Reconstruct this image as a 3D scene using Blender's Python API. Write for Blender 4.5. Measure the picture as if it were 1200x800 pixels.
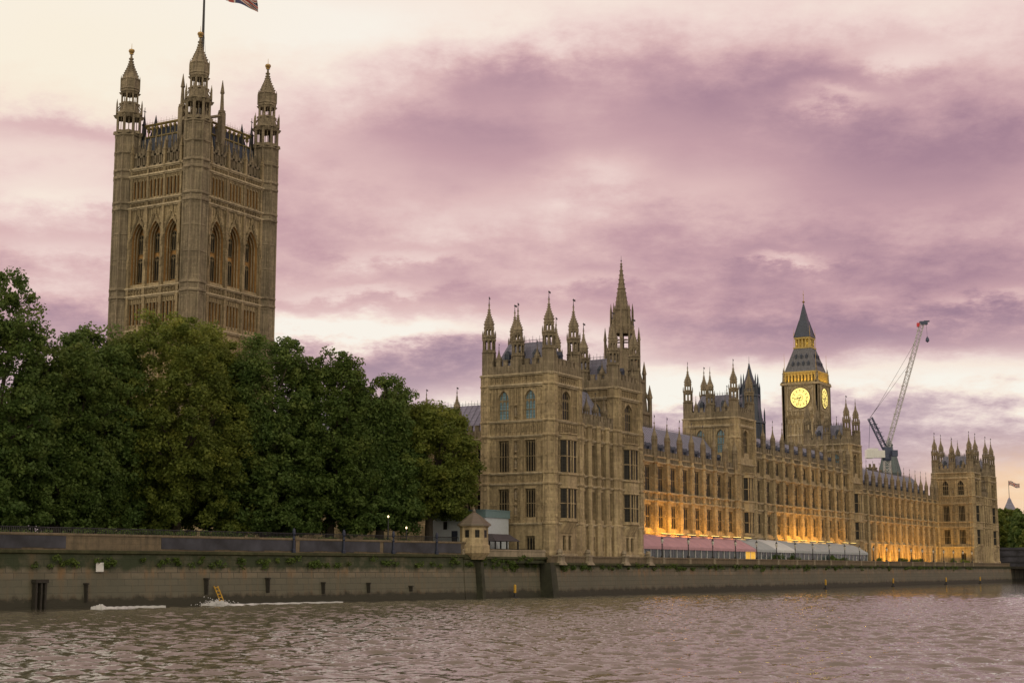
import bpy, math, random
import numpy as np
from math import sin, cos, pi, radians, sqrt, atan2, hypot
random.seed(7); np.random.seed(7)
S = bpy.context.scene
COL = S.collection
for o in list(bpy.data.objects): bpy.data.objects.remove(o)
# world axes: x = along the river (downstream, away from the camera), y = inland, z = up, 0 near the water

# ------------------------------------------------------------------ camera
AZ = radians(29.7); PITCH = radians(8.6)
cam = bpy.data.objects.new('camera', bpy.data.cameras.new('camera')); COL.objects.link(cam)
cam.location = (-176.3, -94.5, 3.4)
cam.data.sensor_width = 36; cam.data.lens = 1765/1200*36
cam.data.clip_start = .5; cam.data.clip_end = 20000
cam.rotation_euler = (pi/2+PITCH, 0, AZ-pi/2)
S.camera = cam

# ------------------------------------------------------------------ sky
SUN_EL = radians(9); SUN_AZ = radians(100)     # direction TO the sun measured from +x towards +y
W = bpy.data.worlds.new('World'); S.world = W; W.use_nodes = True
NT = W.node_tree; NT.nodes.clear()
class N:
    """tiny expression helper over shader nodes"""
    def __init__(s, nt): s.t = nt
    def new(s, k, **kw):
        n = s.t.nodes.new(k)
        for a, b in kw.items(): setattr(n, a, b)
        return n
    def link(s, a, b): s.t.links.new(a, b)
    def put(s, sock, v):
        if isinstance(v, bpy.types.NodeSocket): s.link(v, sock)
        else: sock.default_value = v
    def m(s, op, a, b=None, c=None, clamp=False):
        n = s.new('ShaderNodeMath', operation=op, use_clamp=clamp)
        s.put(n.inputs[0], a)
        if b is not None: s.put(n.inputs[1], b)
        if c is not None: s.put(n.inputs[2], c)
        return n.outputs[0]
    def vm(s, op, a, b=None):
        n = s.new('ShaderNodeVectorMath', operation=op)
        s.put(n.inputs[0], a)
        if b is not None: s.put(n.inputs[1], b)
        return n.outputs['Value'] if op in ('DOT_PRODUCT', 'LENGTH') else n.outputs[0]
    def xyz(s, x, y, z):
        n = s.new('ShaderNodeCombineXYZ')
        for i, v in enumerate((x, y, z)): s.put(n.inputs[i], v)
        return n.outputs[0]
    def sep(s, v):
        n = s.new('ShaderNodeSeparateXYZ'); s.link(v, n.inputs[0]); return n.outputs
    def noise(s, vec, scale, detail=4, rough=.55, dist=0, kind='Fac'):
        n = s.new('ShaderNodeTexNoise'); s.put(n.inputs['Vector'], vec)
        n.inputs['Scale'].default_value = scale; n.inputs['Detail'].default_value = detail
        n.inputs['Roughness'].default_value = rough; n.inputs['Distortion'].default_value = dist
        return n.outputs[kind]
    def ramp(s, fac, stops, interp='LINEAR'):
        n = s.new('ShaderNodeValToRGB'); s.put(n.inputs[0], fac); r = n.color_ramp; r.interpolation = interp
        while len(r.elements) > 1: r.elements.remove(r.elements[-1])
        r.elements[0].position = stops[0][0]; r.elements[0].color = (*stops[0][1], 1)
        for p, c in stops[1:]:
            e = r.elements.new(p); e.color = (*c, 1)
        return n.outputs[0]
    def mix(s, fac, a, b, mode='MIX'):
        n = s.new('ShaderNodeMix', data_type='RGBA', blend_type=mode)
        s.put(n.inputs['Factor'], fac)
        for sk, v in ((n.inputs[6], a), (n.inputs[7], b)):
            if isinstance(v, tuple): v = (*v, 1)[:4]
            s.put(sk, v)
        return n.outputs[2]
def lin(r, g, b):
    f = lambda c: ((c/255+.055)/1.055)**2.4 if c > 10 else c/3294
    return (f(r), f(g), f(b))

def build_sky():
    n = N(NT)
    tc = n.new('ShaderNodeTexCoord'); D = tc.outputs['Generated']
    fwd = (cos(AZ), sin(AZ), 0); rgt = (sin(AZ), -cos(AZ), 0)
    a = n.vm('DOT_PRODUCT', D, rgt); f = n.vm('DOT_PRODUCT', D, fwd); e = n.sep(D)[2]
    el = n.m('MAXIMUM', e, 0.0)
    # cloud sheet seen in perspective: features get flatter towards the horizon
    den = n.m('ADD', el, .26)
    P = n.xyz(n.m('DIVIDE', a, den), n.m('DIVIDE', n.m('ABSOLUTE', f), den), 0.0)
    big = n.noise(P, .95, 3, .5)
    med = n.noise(P, 2.3, 7, .60, 0)
    fine = n.noise(P, 8.0, 8, .66, 0)
    strk = n.noise(n.xyz(n.m('MULTIPLY', a, 7.0), n.m('MULTIPLY', f, 3.0), n.m('MULTIPLY', e, 30.0)), 1.0, 5, .6, .3)
    wa = n.m('ADD', a, n.m('MULTIPLY', n.m('SUBTRACT', med, .5), .16))
    we = n.m('ADD', e, n.m('MULTIPLY', n.m('SUBTRACT', n.m('ADD', n.m('MULTIPLY', fine, .5), n.m('MULTIPLY', med, .5)), .5), .085))
    def blob(a0, e0, sa, se, amp, soft=True):
        x = n.m('DIVIDE', n.m('SUBTRACT', wa, a0), sa); y = n.m('DIVIDE', n.m('SUBTRACT', we, e0), se)
        q = n.m('ADD', n.m('MULTIPLY', x, x), n.m('MULTIPLY', y, y))
        return n.m('MULTIPLY', n.m('EXPONENT', n.m('MULTIPLY', q, -1.0)), amp)
    def px(x, y):   # photo pixel -> (a, e) of the unit direction
        F = 1765.; dx = x-600; dy = 400-y
        h = F*cos(PITCH)-dy*sin(PITCH); z = F*sin(PITCH)+dy*cos(PITCH); L = sqrt(dx*dx+h*h+z*z)
        return dx/L, z/L
    B = [  # x, y, half width px, half height px, brightness
        (60, 40, 260, 110, .62), (330, 30, 200, 55, .34), (560, 5, 220, 52, .22), (830, -5, 330, 56, .22),
        (40, 215, 110, 70, .22), (40, 330, 120, 30, .14), (1130, 5, 180, 60, .22),
        (1010, 442, 330, 26, .46), (1180, 460, 140, 30, .30), (800, 448, 120, 34, .34), (640, 395, 130, 22, .36), (440, 388, 120, 20, .62),
        (600, 330, 170, 26, .06), (330, 385, 80, 16, .4), (560, 470, 60, 14, .42), (780, 470, 60, 12, .3),
        (610, 84, 105, 30, -.24), (520, 150, 130, 40, -.16), (690, 205, 60, 24, .20), (560, 250, 130, 36, .12), (1110, 178, 170, 46, -.24), (860, 120, 150, 40, -.18), (945, 126, 62, 15, .34), (1030, 72, 70, 12, .16),
        (800, 232, 140, 28, .10), (1000, 325, 240, 46, -.14), (910, 308, 42, 7, .30), (1150, 352, 46, 12, .24), (480, 300, 70, 9, .16), (430, 342, 70, 8, .20), (700, 330, 60, 8, .12), (90, 235, 90, 14, .18), (60, 300, 120, 14, .14), (400, 200, 70, 30, .06),
        (1190, 570, 80, 30, .34),
        (1010, 388, 330, 26, -.22), (80, 150, 120, 22, -.30), (480, 440, 110, 20, -.20), (900, 540, 330, 30, -.05), (60, 375, 90, 16, -.05)]
    V = n.m('ADD', .40, n.m('MULTIPLY', n.m('SUBTRACT', big, .5), .16))
    V = n.m('ADD', V, n.m('MULTIPLY', n.m('SUBTRACT', med, .5), .50))
    low0 = n.m('SUBTRACT', 1.0, n.m('DIVIDE', n.m('SUBTRACT', e, .10), .14, clamp=True), clamp=True)
    V = n.m('ADD', V, n.m('MULTIPLY', n.m('SUBTRACT', fine, .5), n.m('ADD', .30, n.m('MULTIPLY', low0, .75))))
    V = n.m('ADD', V, n.m('MULTIPLY', n.m('SUBTRACT', strk, .5), .12))
    for x, y, sx, sy, amp in B:
        a0, e0 = px(x, y); V = n.m('ADD', V, blob(a0, e0, sx/1765, sy/1765, amp))
    front = n.m('MULTIPLY', n.m('ADD', f, .3), 2.0, clamp=True)
    V = n.m('ADD', n.m('MULTIPLY', V, front), n.m('MULTIPLY', n.m('SUBTRACT', 1.0, front), n.m('ADD', .72, n.m('MULTIPLY', n.m('SUBTRACT', med, .5), .4))))
    warm = n.ramp(V, [(0.0, lin(148, 116, 138)), (.18, lin(174, 138, 153)), (.34, lin(202, 163, 170)), (.48, lin(225, 189, 188)),
                      (.64, lin(243, 216, 210)), (.82, lin(253, 236, 224)), (1.0, lin(255, 247, 236))])
    # lower sky is greyer and paler than the pink upper deck
    cool = n.ramp(V, [(0.0, lin(160, 138, 156)), (.25, lin(184, 160, 172)), (.42, lin(208, 184, 189)), (.60, lin(234, 213, 210)), (.8, lin(254, 240, 226)), (1.0, lin(255, 251, 240))])
    low = n.m('SUBTRACT', 1.0, n.m('DIVIDE', n.m('SUBTRACT', we, .10), .07, clamp=True), clamp=True)
    col = n.mix(low, warm, cool)
    a0, e0 = px(1200, 580)
    glow = blob(a0, e0, 120/1765, 42/1765, .75)
    col = n.mix(glow, col, lin(252, 208, 158))
    a1, e1 = px(60, 70)
    col = n.mix(n.m('MULTIPLY', blob(a1, e1, 230/1765, 120/1765, .35), n.m('DIVIDE', n.m('SUBTRACT', V, .5), .4, clamp=True)), col, lin(255, 238, 200))
    haz = n.m('SUBTRACT', 1.0, n.m('DIVIDE', e, .05, clamp=True), clamp=True)
    col = n.mix(n.m('MULTIPLY', haz, .35), col, lin(226, 196, 180))
    # unseen sky behind the camera, brightened and warmed to throw light on the facades
    east_fill = n.m('MULTIPLY', n.m('SUBTRACT', .15, f), 1.6, clamp=True)
    col = n.mix(east_fill, col, n.mix(med, (1.32, 1.10, .78), (1.6, 1.4, 1.06)))
    sky = n.new('ShaderNodeTexSky', sky_type='NISHITA'); sky.sun_disc = False
    sky.sun_elevation = SUN_EL; sky.sun_rotation = pi/2-SUN_AZ
    b1 = n.new('ShaderNodeBackground'); n.link(sky.outputs[0], b1.inputs[0]); b1.inputs[1].default_value = .05
    b2 = n.new('ShaderNodeBackground'); n.link(col, b2.inputs[0]); b2.inputs[1].default_value = 1.0
    mx = n.new('ShaderNodeMixShader'); mx.inputs[0].default_value = .94
    n.link(b1.outputs[0], mx.inputs[1]); n.link(b2.outputs[0], mx.inputs[2])
    out = n.new('ShaderNodeOutputWorld'); n.link(mx.outputs[0], out.inputs[0])
build_sky()

sl = bpy.data.lights.new('sun', 'SUN'); sl.energy = 1.0; sl.angle = radians(14); sl.color = (1, .80, .58)
sun = bpy.data.objects.new('sun', sl); COL.objects.link(sun)
# the light comes from the bright gap in the cloud at the upper left
sun.rotation_euler = (pi/2-SUN_EL, 0, SUN_AZ+pi/2)

S.view_settings.view_transform = 'Standard'; S.view_settings.look = 'None'
S.view_settings.exposure = 0.0; S.view_settings.gamma = 1.0
S.render.engine = 'CYCLES'

# ------------------------------------------------------------------ materials
def mat(name):
    m = bpy.data.materials.new(name); m.use_nodes = True
    n = N(m.node_tree); b = m.node_tree.nodes['Principled BSDF']
    return m, n, b
def flat(name, col, rough=.6, metal=0, var=.25, scale=3.0, spec=.4):
    m, n, b = mat(name)
    tc = n.new('ShaderNodeTexCoord').outputs['Object']
    k = n.noise(tc, scale, 5, .6)
    dark = tuple(c*(1-var) for c in col); lite = tuple(min(1, c*(1+var)) for c in col)
    n.link(n.ramp(k, [(.3, dark), (.7, lite)]), b.inputs['Base Color'])
    b.inputs['Roughness'].default_value = rough; b.inputs['Metallic'].default_value = metal
    b.inputs['Specular IOR Level'].default_value = spec
    return m
def emit(name, col, s):
    m, n, b = mat(name); b.inputs['Base Color'].default_value = (*col, 1)
    b.inputs['Emission Color'].default_value = (*col, 1); b.inputs['Emission Strength'].default_value = s
    return m
def stone(name, c0, c1, dirt, bh=.42, bw=.95, bump=.5):
    m, n, b = mat(name)
    tc = n.new('ShaderNodeTexCoord').outputs['Object']
    geo = n.new('ShaderNodeNewGeometry')
    x, y, z = n.sep(tc)
    uv = n.xyz(n.m('ADD', x, y), z, 0.0)
    br = n.new('ShaderNodeTexBrick'); n.link(uv, br.inputs['Vector'])
    br.inputs['Scale'].default_value = 1; br.inputs['Brick Width'].default_value = bw; br.inputs['Row Height'].default_value = bh
    br.inputs['Mortar Size'].default_value = .02
    br.inputs['Color1'].default_value = (*c0, 1); br.inputs['Color2'].default_value = (*c1, 1)
    br.inputs['Mortar'].default_value = (*tuple(k*.6 for k in c0), 1)
    big = n.noise(tc, .22, 5, .6)
    col = n.mix(n.ramp(big, [(.35, (0, 0, 0)), (.7, (1, 1, 1))]), br.outputs['Color'], tuple(a*.8+d*.2 for a, d in zip(c1, dirt)))
    wash = n.noise(tc, .09, 3, .55)
    col = n.mix(n.m('MULTIPLY', n.m('SUBTRACT', wash, .42), 3.0, clamp=True), col, n.mix(.5, col, tuple(min(1, k*1.15) for k in c0)))
    patch = n.noise(n.vm('ADD', tc, (31.0, 7.0, 3.0)), .33, 4, .6)
    col = n.mix(n.m('MULTIPLY', n.m('MULTIPLY', n.m('SUBTRACT', patch, .54), 7.0, clamp=True), .5), col, dirt)
    streak = n.noise(n.xyz(n.m('MULTIPLY', x, 1.7), n.m('MULTIPLY', y, 1.7), n.m('MULTIPLY', z, .16)), 1.0, 5, .65)
    fine = n.noise(tc, 2.4, 6, .65)
    sf = n.m('MULTIPLY', n.m('MULTIPLY', n.m('SUBTRACT', n.m('ADD', n.m('MULTIPLY', streak, .6), n.m('MULTIPLY', fine, .4)), .44), 5.5, clamp=True), .74)
    col = n.mix(sf, col, dirt)
    n.link(col, b.inputs['Base Color']); b.inputs['Roughness'].default_value = .85
    b.inputs['Specular IOR Level'].default_value = .2
    bp = n.new('ShaderNodeBump'); bp.inputs['Strength'].default_value = bump; bp.inputs['Distance'].default_value = .12
    n.link(n.m('ADD', fine, n.m('MULTIPLY', br.outputs['Fac'], -.5)), bp.inputs['Height']); n.link(bp.outputs[0], b.inputs['Normal'])
    return m
M = {}
M['stone'] = stone('honey limestone', (.50, .405, .255), (.33, .262, .165), (.13, .102, .066))
M['stone2'] = stone('greyed limestone', (.315, .262, .187), (.20, .166, .12), (.09, .075, .056))
M['carved'] = stone('carved limestone', (.41, .33, .205), (.26, .205, .128), (.10, .08, .053), .3, .5, .8)  # darker than the wall: shade of the carved relief is put into the colour
M['stone_dark'] = stone('sooty limestone', (.27, .22, .155), (.18, .148, .105), (.08, .066, .05))
M['slate'] = None
def slate(name, c):
    m, n, b = mat(name); tc = n.new('ShaderNodeTexCoord').outputs['Object']; x, y, z = n.sep(tc)
    br = n.new('ShaderNodeTexBrick'); n.link(n.xyz(n.m('ADD', x, y), z, 0.0), br.inputs['Vector'])
    br.inputs['Scale'].default_value = 1; br.inputs['Brick Width'].default_value = .7; br.inputs['Row Height'].default_value = .5
    br.inputs['Color1'].default_value = (*c, 1); br.inputs['Color2'].default_value = (*tuple(k*.72 for k in c), 1)
    br.inputs['Mortar'].default_value = (*tuple(k*.45 for k in c), 1)
    k = n.noise(tc, .6, 5, .6)
    n.link(n.mix(n.m('MULTIPLY', k, .5), br.outputs['Color'], tuple(q*.6 for q in c)), b.inputs['Base Color'])
    b.inputs['Roughness'].default_value = .42; b.inputs['Specular IOR Level'].default_value = .5
    bp = n.new('ShaderNodeBump'); bp.inputs['Strength'].default_value = .4; bp.inputs['Distance'].default_value = .05
    n.link(br.outputs['Fac'], bp.inputs['Height']); n.link(bp.outputs[0], b.inputs['Normal'])
    return m
M['slate'] = slate('cast iron roof plates', (.21, .215, .31))
M['slate_mid'] = slate('dark iron roof plates', (.125, .13, .16))
M['slate_dark'] = slate('dark blue iron roof', (.035, .05, .09))
def glass(name, c, rough, spec=.5):
    m, n, b = mat(name); tc = n.new('ShaderNodeTexCoord').outputs['Object']; x, y, z = n.sep(tc)
    br = n.new('ShaderNodeTexBrick'); n.link(n.xyz(x, z, 0.0), br.inputs['Vector'])
    br.inputs['Scale'].default_value = 1; br.offset = 0; br.inputs['Brick Width'].default_value = .28; br.inputs['Row Height'].default_value = .42
    br.inputs['Mortar Size'].default_value = .025
    br.inputs['Color1'].default_value = (*c, 1); br.inputs['Color2'].default_value = (*tuple(k*.6 for k in c), 1); br.inputs['Mortar'].default_value = (.03, .028, .025, 1)
    n.link(br.outputs['Color'], b.inputs['Base Color']); b.inputs['Roughness'].default_value = rough
    b.inputs['Specular IOR Level'].default_value = spec
    bp = n.new('ShaderNodeBump'); bp.inputs['Strength'].default_value = .25; bp.inputs['Distance'].default_value = .03
    n.link(n.noise(tc, 3.0, 3), bp.inputs['Height']); n.link(bp.outputs[0], b.inputs['Normal'])
    return m
M['glass'] = glass('dark leaded glass', (.014, .013, .012), .35, .15)
M['glass_teal'] = glass('turquoise leaded glass', (.16, .30, .40), .4)
M['iron'] = flat('black iron', (.02, .022, .026), .5)
M['iron_blue'] = flat('dark blue painted iron', (.015, .022, .05), .45)
M['gold'] = flat('gilded metal', (.36, .25, .10), .35, .8)
M['railing_gold'] = flat('tarnished gilding', (.20, .155, .06), .6, 0, .4, 1.5)
M['warm_stone'] = stone('orange-brown recess stone', (.50, .29, .115), (.40, .23, .09), (.20, .115, .05))  # orange-brown stone for the arch recesses and their reveals
M['goldpaint'] = flat('ochre gilded stone', (.42, .31, .10), .6)
M['white'] = flat('white paint', (.62, .63, .65), .5, 0, .08)
M['bark'] = flat('bark', (.055, .045, .035), .9, 0, .4, 2)

# ------------------------------------------------------------------ mesh helpers
class MB:
    def __init__(s): s.v = []; s.f = []; s.mi = []
    def poly(s, pts, mi=0):
        k = len(s.v); s.v += [tuple(p) for p in pts]; s.f.append(tuple(range(k, k+len(pts)))); s.mi.append(mi)
    def hexa(s, P, mi=0):
        k = len(s.v); s.v += [tuple(p) for p in P]
        for q in ((0, 3, 2, 1), (4, 5, 6, 7), (0, 1, 5, 4), (1, 2, 6, 5), (2, 3, 7, 6), (3, 0, 4, 7)):
            s.f.append(tuple(k+i for i in q)); s.mi.append(mi)
    def box(s, x0, x1, y0, y1, z0, z1, mi=0):
        s.hexa([(x0, y0, z0), (x1, y0, z0), (x1, y1, z0), (x0, y1, z0), (x0, y0, z1), (x1, y0, z1), (x1, y1, z1), (x0, y1, z1)], mi)
    def frust(s, a, za, b, zb, mi=0):   # a, b = (x0,x1,y0,y1) rectangles
        s.hexa([(a[0], a[2], za), (a[1], a[2], za), (a[1], a[3], za), (a[0], a[3], za), (b[0], b[2], zb), (b[1], b[2], zb), (b[1], b[3], zb), (b[0], b[3], zb)], mi)
    def prism(s, cx, cy, prof, n=8, rot=None, cap=True, mi=0):
        rot = pi/n if rot is None else rot
        k = len(s.v); R = len(prof)
        for z, r in prof:
            for i in range(n):
                a = rot+2*pi*i/n; s.v.append((cx+r*cos(a), cy+r*sin(a), z))
        for j in range(R-1):
            for i in range(n):
                i2 = (i+1) % n; s.f.append((k+j*n+i, k+j*n+i2, k+(j+1)*n+i2, k+(j+1)*n+i)); s.mi.append(mi)
        if cap:
            s.f.append(tuple(k+i for i in range(n))[::-1]); s.mi.append(mi)
            s.f.append(tuple(k+(R-1)*n+i for i in range(n))); s.mi.append(mi)
    def tube(s, p, q, r0, r1=None, n=5, mi=0):
        r1 = r0 if r1 is None else r1
        p = np.array(p, float); q = np.array(q, float); d = q-p; L = np.linalg.norm(d)
        if L < 1e-6: return
        d /= L; u = np.cross(d, (0, 0, 1) if abs(d[2]) < .9 else (1, 0, 0)); u /= np.linalg.norm(u); w = np.cross(d, u)
        k = len(s.v)
        for c, r in ((p, r0), (q, r1)):
            for i in range(n):
                a = 2*pi*i/n; s.v.append(tuple(c+r*(cos(a)*u+sin(a)*w)))
        for i in range(n):
            i2 = (i+1) % n; s.f.append((k+i, k+i2, k+n+i2, k+n+i)); s.mi.append(mi)
        s.f.append(tuple(k+i for i in range(n))[::-1]); s.mi.append(mi); s.f.append(tuple(k+n+i for i in range(n))); s.mi.append(mi)
    def fbox(s, fr, s0, s1, d0, d1, z0, z1, mi=0):
        a = fr(s0, d0); b = fr(s1, d1)
        s.box(min(a[0], b[0]), max(a[0], b[0]), min(a[1], b[1]), max(a[1], b[1]), z0, z1, mi)
    def mesh(s, name, mats, smooth=False):
        me = bpy.data.meshes.new(name); me.from_pydata(s.v, [], s.f)
        for m in (mats if isinstance(mats, (list, tuple)) else [mats]): me.materials.append(m)
        me.polygons.foreach_set('material_index', s.mi)
        if smooth: me.polygons.foreach_set('use_smooth', [True]*len(me.polygons))
        me.update(); return me
    def build(s, name, mats, parent=None, smooth=False, loc=None):
        """vertices are in world space; under a parent they become local to its base"""
        if parent is not None:
            p = parent; off = np.zeros(3)
            while p is not None: off += np.array(p.location); p = p.parent
            s.v = [(x-off[0], y-off[1], z-off[2]) for x, y, z in s.v]
        me = s.mesh(name, mats, smooth)
        return link(name, me, parent)
def link(name, me, parent=None, loc=(0, 0, 0), rz=0):
    o = bpy.data.objects.new(name, me); COL.objects.link(o); o.parent = parent; o.location = loc; o.rotation_euler = (0, 0, rz)
    return o
def tag(o, label=None, cat=None, group=None, kind=None):
    for k, v in (('label', label), ('category', cat), ('group', group), ('kind', kind)):
        if v: o[k] = v
    return o
def thing(name, loc, label, cat, group=None, rz=0):
    o = bpy.data.objects.new(name, None); COL.objects.link(o); o.location = loc; o.rotation_euler = (0, 0, rz); o.empty_display_size = .5
    return tag(o, label, cat, group)
def rel(o, p):
    q = np.array(p, float); t = o
    while t is not None: q -= np.array(t.location); t = t.parent
    return tuple(q)
def copy_tree(o, parent=None):
    c = o.copy(); COL.objects.link(c); c.parent = parent
    for ch in list(o.children): copy_tree(ch, c)
    return c

class Frame:   # a vertical facade plane: s runs along it, d goes INTO the wall
    def __init__(f, x, y, side):
        f.x, f.y, f.side = x, y, side; f.rz = {'E': 0, 'S': -pi/2, 'W': pi, 'N': pi/2}[side]
        f.c, f.n = round(cos(f.rz)), round(sin(f.rz))
    def __call__(f, s, d): return (f.x+f.c*s-f.n*d, f.y+f.n*s+f.c*d)
    def p(f, s, d, z): x, y = f(s, d); return (x, y, z)

def arch_pts(w, z1, H, n=6):
    """pointed arch from left springing to right springing"""
    L = []
    for i in range(n+1):
        ph = radians(60)*i/n; L.append((w*(1-cos(ph)), z1-H+H*sin(ph)/.866))
    return L + [(w-x, z) for x, z in L[-2::-1]]
def face(mb, fr, L, z0, z1, ops=(), dep=.45, s0=0, rm=0):
    """a wall with real openings: (s0, s1, z0, z1, arch height)"""
    ss = sorted({s0, L, *[o[0] for o in ops], *[o[1] for o in ops]}); zz = sorted({z0, z1, *[o[2] for o in ops], *[o[3] for o in ops]})
    for a, b in zip(ss, ss[1:]):
        run = None
        for c, d in zip(zz, zz[1:]):
            sm, zm = (a+b)/2, (c+d)/2
            solid = not any(o[0] < sm < o[1] and o[2] < zm < o[3] for o in ops)
            if solid: mb.poly([fr.p(a, 0, c), fr.p(b, 0, c), fr.p(b, 0, d), fr.p(a, 0, d)])
    for o in ops:
        a, b, c, d = o[:4]; H = o[4] if len(o) > 4 else 0; w = b-a
        top = d-H
        mb.poly([fr.p(a, 0, c), fr.p(a, 0, top), fr.p(a, dep, top), fr.p(a, dep, c)], rm)
        mb.poly([fr.p(b, 0, top), fr.p(b, 0, c), fr.p(b, dep, c), fr.p(b, dep, top)], rm)
        mb.poly([fr.p(b, 0, c), fr.p(a, 0, c), fr.p(a, dep, c), fr.p(b, dep, c)])
        if H:
            P = [(a+x, z) for x, z in arch_pts(w, d, H)]; h = len(P)//2
            for i in range(h): mb.poly([fr.p(P[i][0], 0, P[i][1]), fr.p(P[i+1][0], 0, P[i+1][1]), fr.p(a, 0, d)])
            for i in range(h, len(P)-1): mb.poly([fr.p(P[i][0], 0, P[i][1]), fr.p(P[i+1][0], 0, P[i+1][1]), fr.p(b, 0, d)])
            for p, q in zip(P, P[1:]): mb.poly([fr.p(p[0], 0, p[1]), fr.p(p[0], dep, p[1]), fr.p(q[0], dep, q[1]), fr.p(q[0], 0, q[1])], rm)
        else:
            mb.poly([fr.p(a, 0, d), fr.p(b, 0, d), fr.p(b, dep, d), fr.p(a, dep, d)])

_win = {}
def window_mesh(w, h, lights, trans, H, gl, fm):
    key = (round(w, 2), round(h, 2), lights, trans, round(H, 2), gl, fm)
    if key in _win: return _win[key]
    fr = Frame(0, 0, 'E'); mb = MB(); t = .11
    top = h-H
    mb.box(-.0, t, 0, .16, 0, top); mb.box(w-t, w, 0, .16, 0, top); mb.box(t, w-t, 0, .16, 0, t)
    lw = w/lights
    pts = arch_pts(w, h, H) if H else None
    def ztop(x):
        if not H: return h-.02
        for p, q in zip(pts, pts[1:]):
            if p[0] <= x <= q[0]+1e-6: return p[1]+(q[1]-p[1])*(x-p[0])/max(q[0]-p[0], 1e-6)
        return top
    for i in range(1, lights): mb.box(i*lw-.05, i*lw+.05, .01, .15, t, ztop(i*lw)-.03)
    for k in range(1, trans+1):
        z = top*k/(trans+1); mb.box(t, w-t, .02, .14, z-.06, z+.06)
    for i in range(lights):   # cusped heads of the lights
        zc = (top if H else h)-.02
        xm = (i+.5)*lw
        for sg in (-1, 1):
            mb.hexa([(xm+sg*lw*.5, .03, zc-.5), (xm+sg*lw*.42, .03, zc-.5), (xm, .03, zc-.04), (xm+sg*lw*.5, .03, zc-.04), (xm+sg*lw*.5, .13, zc-.5), (xm+sg*lw*.42, .13, zc-.5), (xm, .13, zc-.04), (xm+sg*lw*.5, .13, zc-.04)])
    if H:
        mb.box(t, w-t, .02, .14, top-.05, top+.05)
        for p, q in zip(pts, pts[1:]): mb.tube((p[0], .08, p[1]), (q[0], .08, q[1]), .1, .1, 4)
    pm = MB()
    if H: pm.poly([(0, .08, 0), (w, .08, 0)]+[(x, .08, z) for x, z in reversed(pts)])
    else: pm.poly([(0, .08, 0), (w, .08, 0), (w, .08, h), (0, .08, h)])
    _win[key] = (mb.mesh('window', M[fm]), pm.mesh('pane', M[gl]))
    return _win[key]
def window(par, fr, s0, s1, z0, z1, lights=3, trans=1, H=0, gl='glass', fm='carved', dep=.26, label=None):
    fm_, pm_ = window_mesh(s1-s0, z1-z0, lights, trans, H, gl, fm)
    w = link('window', fm_, par, rel(par, fr.p(s0, dep, z0)), fr.rz); link('pane', pm_, w)
    if label: w['label'] = label
    return w
def ribs(mb, fr, s0, s1, z0, z1, n, p=.10, w=.11, heads=True):
    """blind panel tracery: thin mullions proud of the wall with cusped heads"""
    st = (s1-s0)/n
    for i in range(n+1):
        s = s0+i*st; mb.fbox(fr, s-w/2, s+w/2, .05, -p, z0, z1)
    if heads:
        for i in range(n):
            s = s0+i*st; mb.fbox(fr, s+w/2, s+st-w/2, .05, -p*.7, z1-.22, z1-.06)
def band(mb, fr, s0, s1, z0, z1, pitch=.55, p=.10):
    """carved frieze between two string courses: row of little square panels with a boss"""
    n = max(1, int((s1-s0)/pitch)); st = (s1-s0)/n
    for i in range(n):
        s = s0+i*st
        mb.fbox(fr, s+.0, s+.09, .05, -p, z0, z1)
        mb.fbox(fr, s+st*.38, s+st*.72, .05, -p*.8, z0+(z1-z0)*.30, z0+(z1-z0)*.70)
M['moulding'] = stone('lightened moulding stone', (.52, .44, .31), (.40, .335, .235), (.17, .14, .10), .4, 1.4, .4)  # paler than the wall: light on the string courses is put into the colour
def strg(mb, fr, s0, s1, z, h=.28, p=.28):
    mb.fbox(fr, s0, s1, .1, -p, z, z+h*.6); mb.fbox(fr, s0, s1, .1, -p*.6, z-h*.5, z)
def merlons(mb, fr, s0, s1, z0, h=.7, w=.62, gap=.42, th=.3, p=.06):
    n = max(1, int((s1-s0)/(w+gap))); st = (s1-s0)/n
    for i in range(n):
        s = s0+(i+.5)*st-w/2; mb.fbox(fr, s, s+w, -p, th-p, z0, z0+h)
        mb.fbox(fr, s-.05, s+w+.05, -p-.05, th-p+.05, z0+h, z0+h+.1)
def parapet(mb, fr, s0, s1, z, h=1.2):
    mb.fbox(fr, s0, s1, -.05, .28, z, z+h*.62); ribs(mb, fr, s0+.1, s1-.1, z+.08, z+h*.6, max(1, int((s1-s0)/.5)), .12, .08, False)
    merlons(mb, fr, s0, s1, z+h*.62, h*.38)

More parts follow.
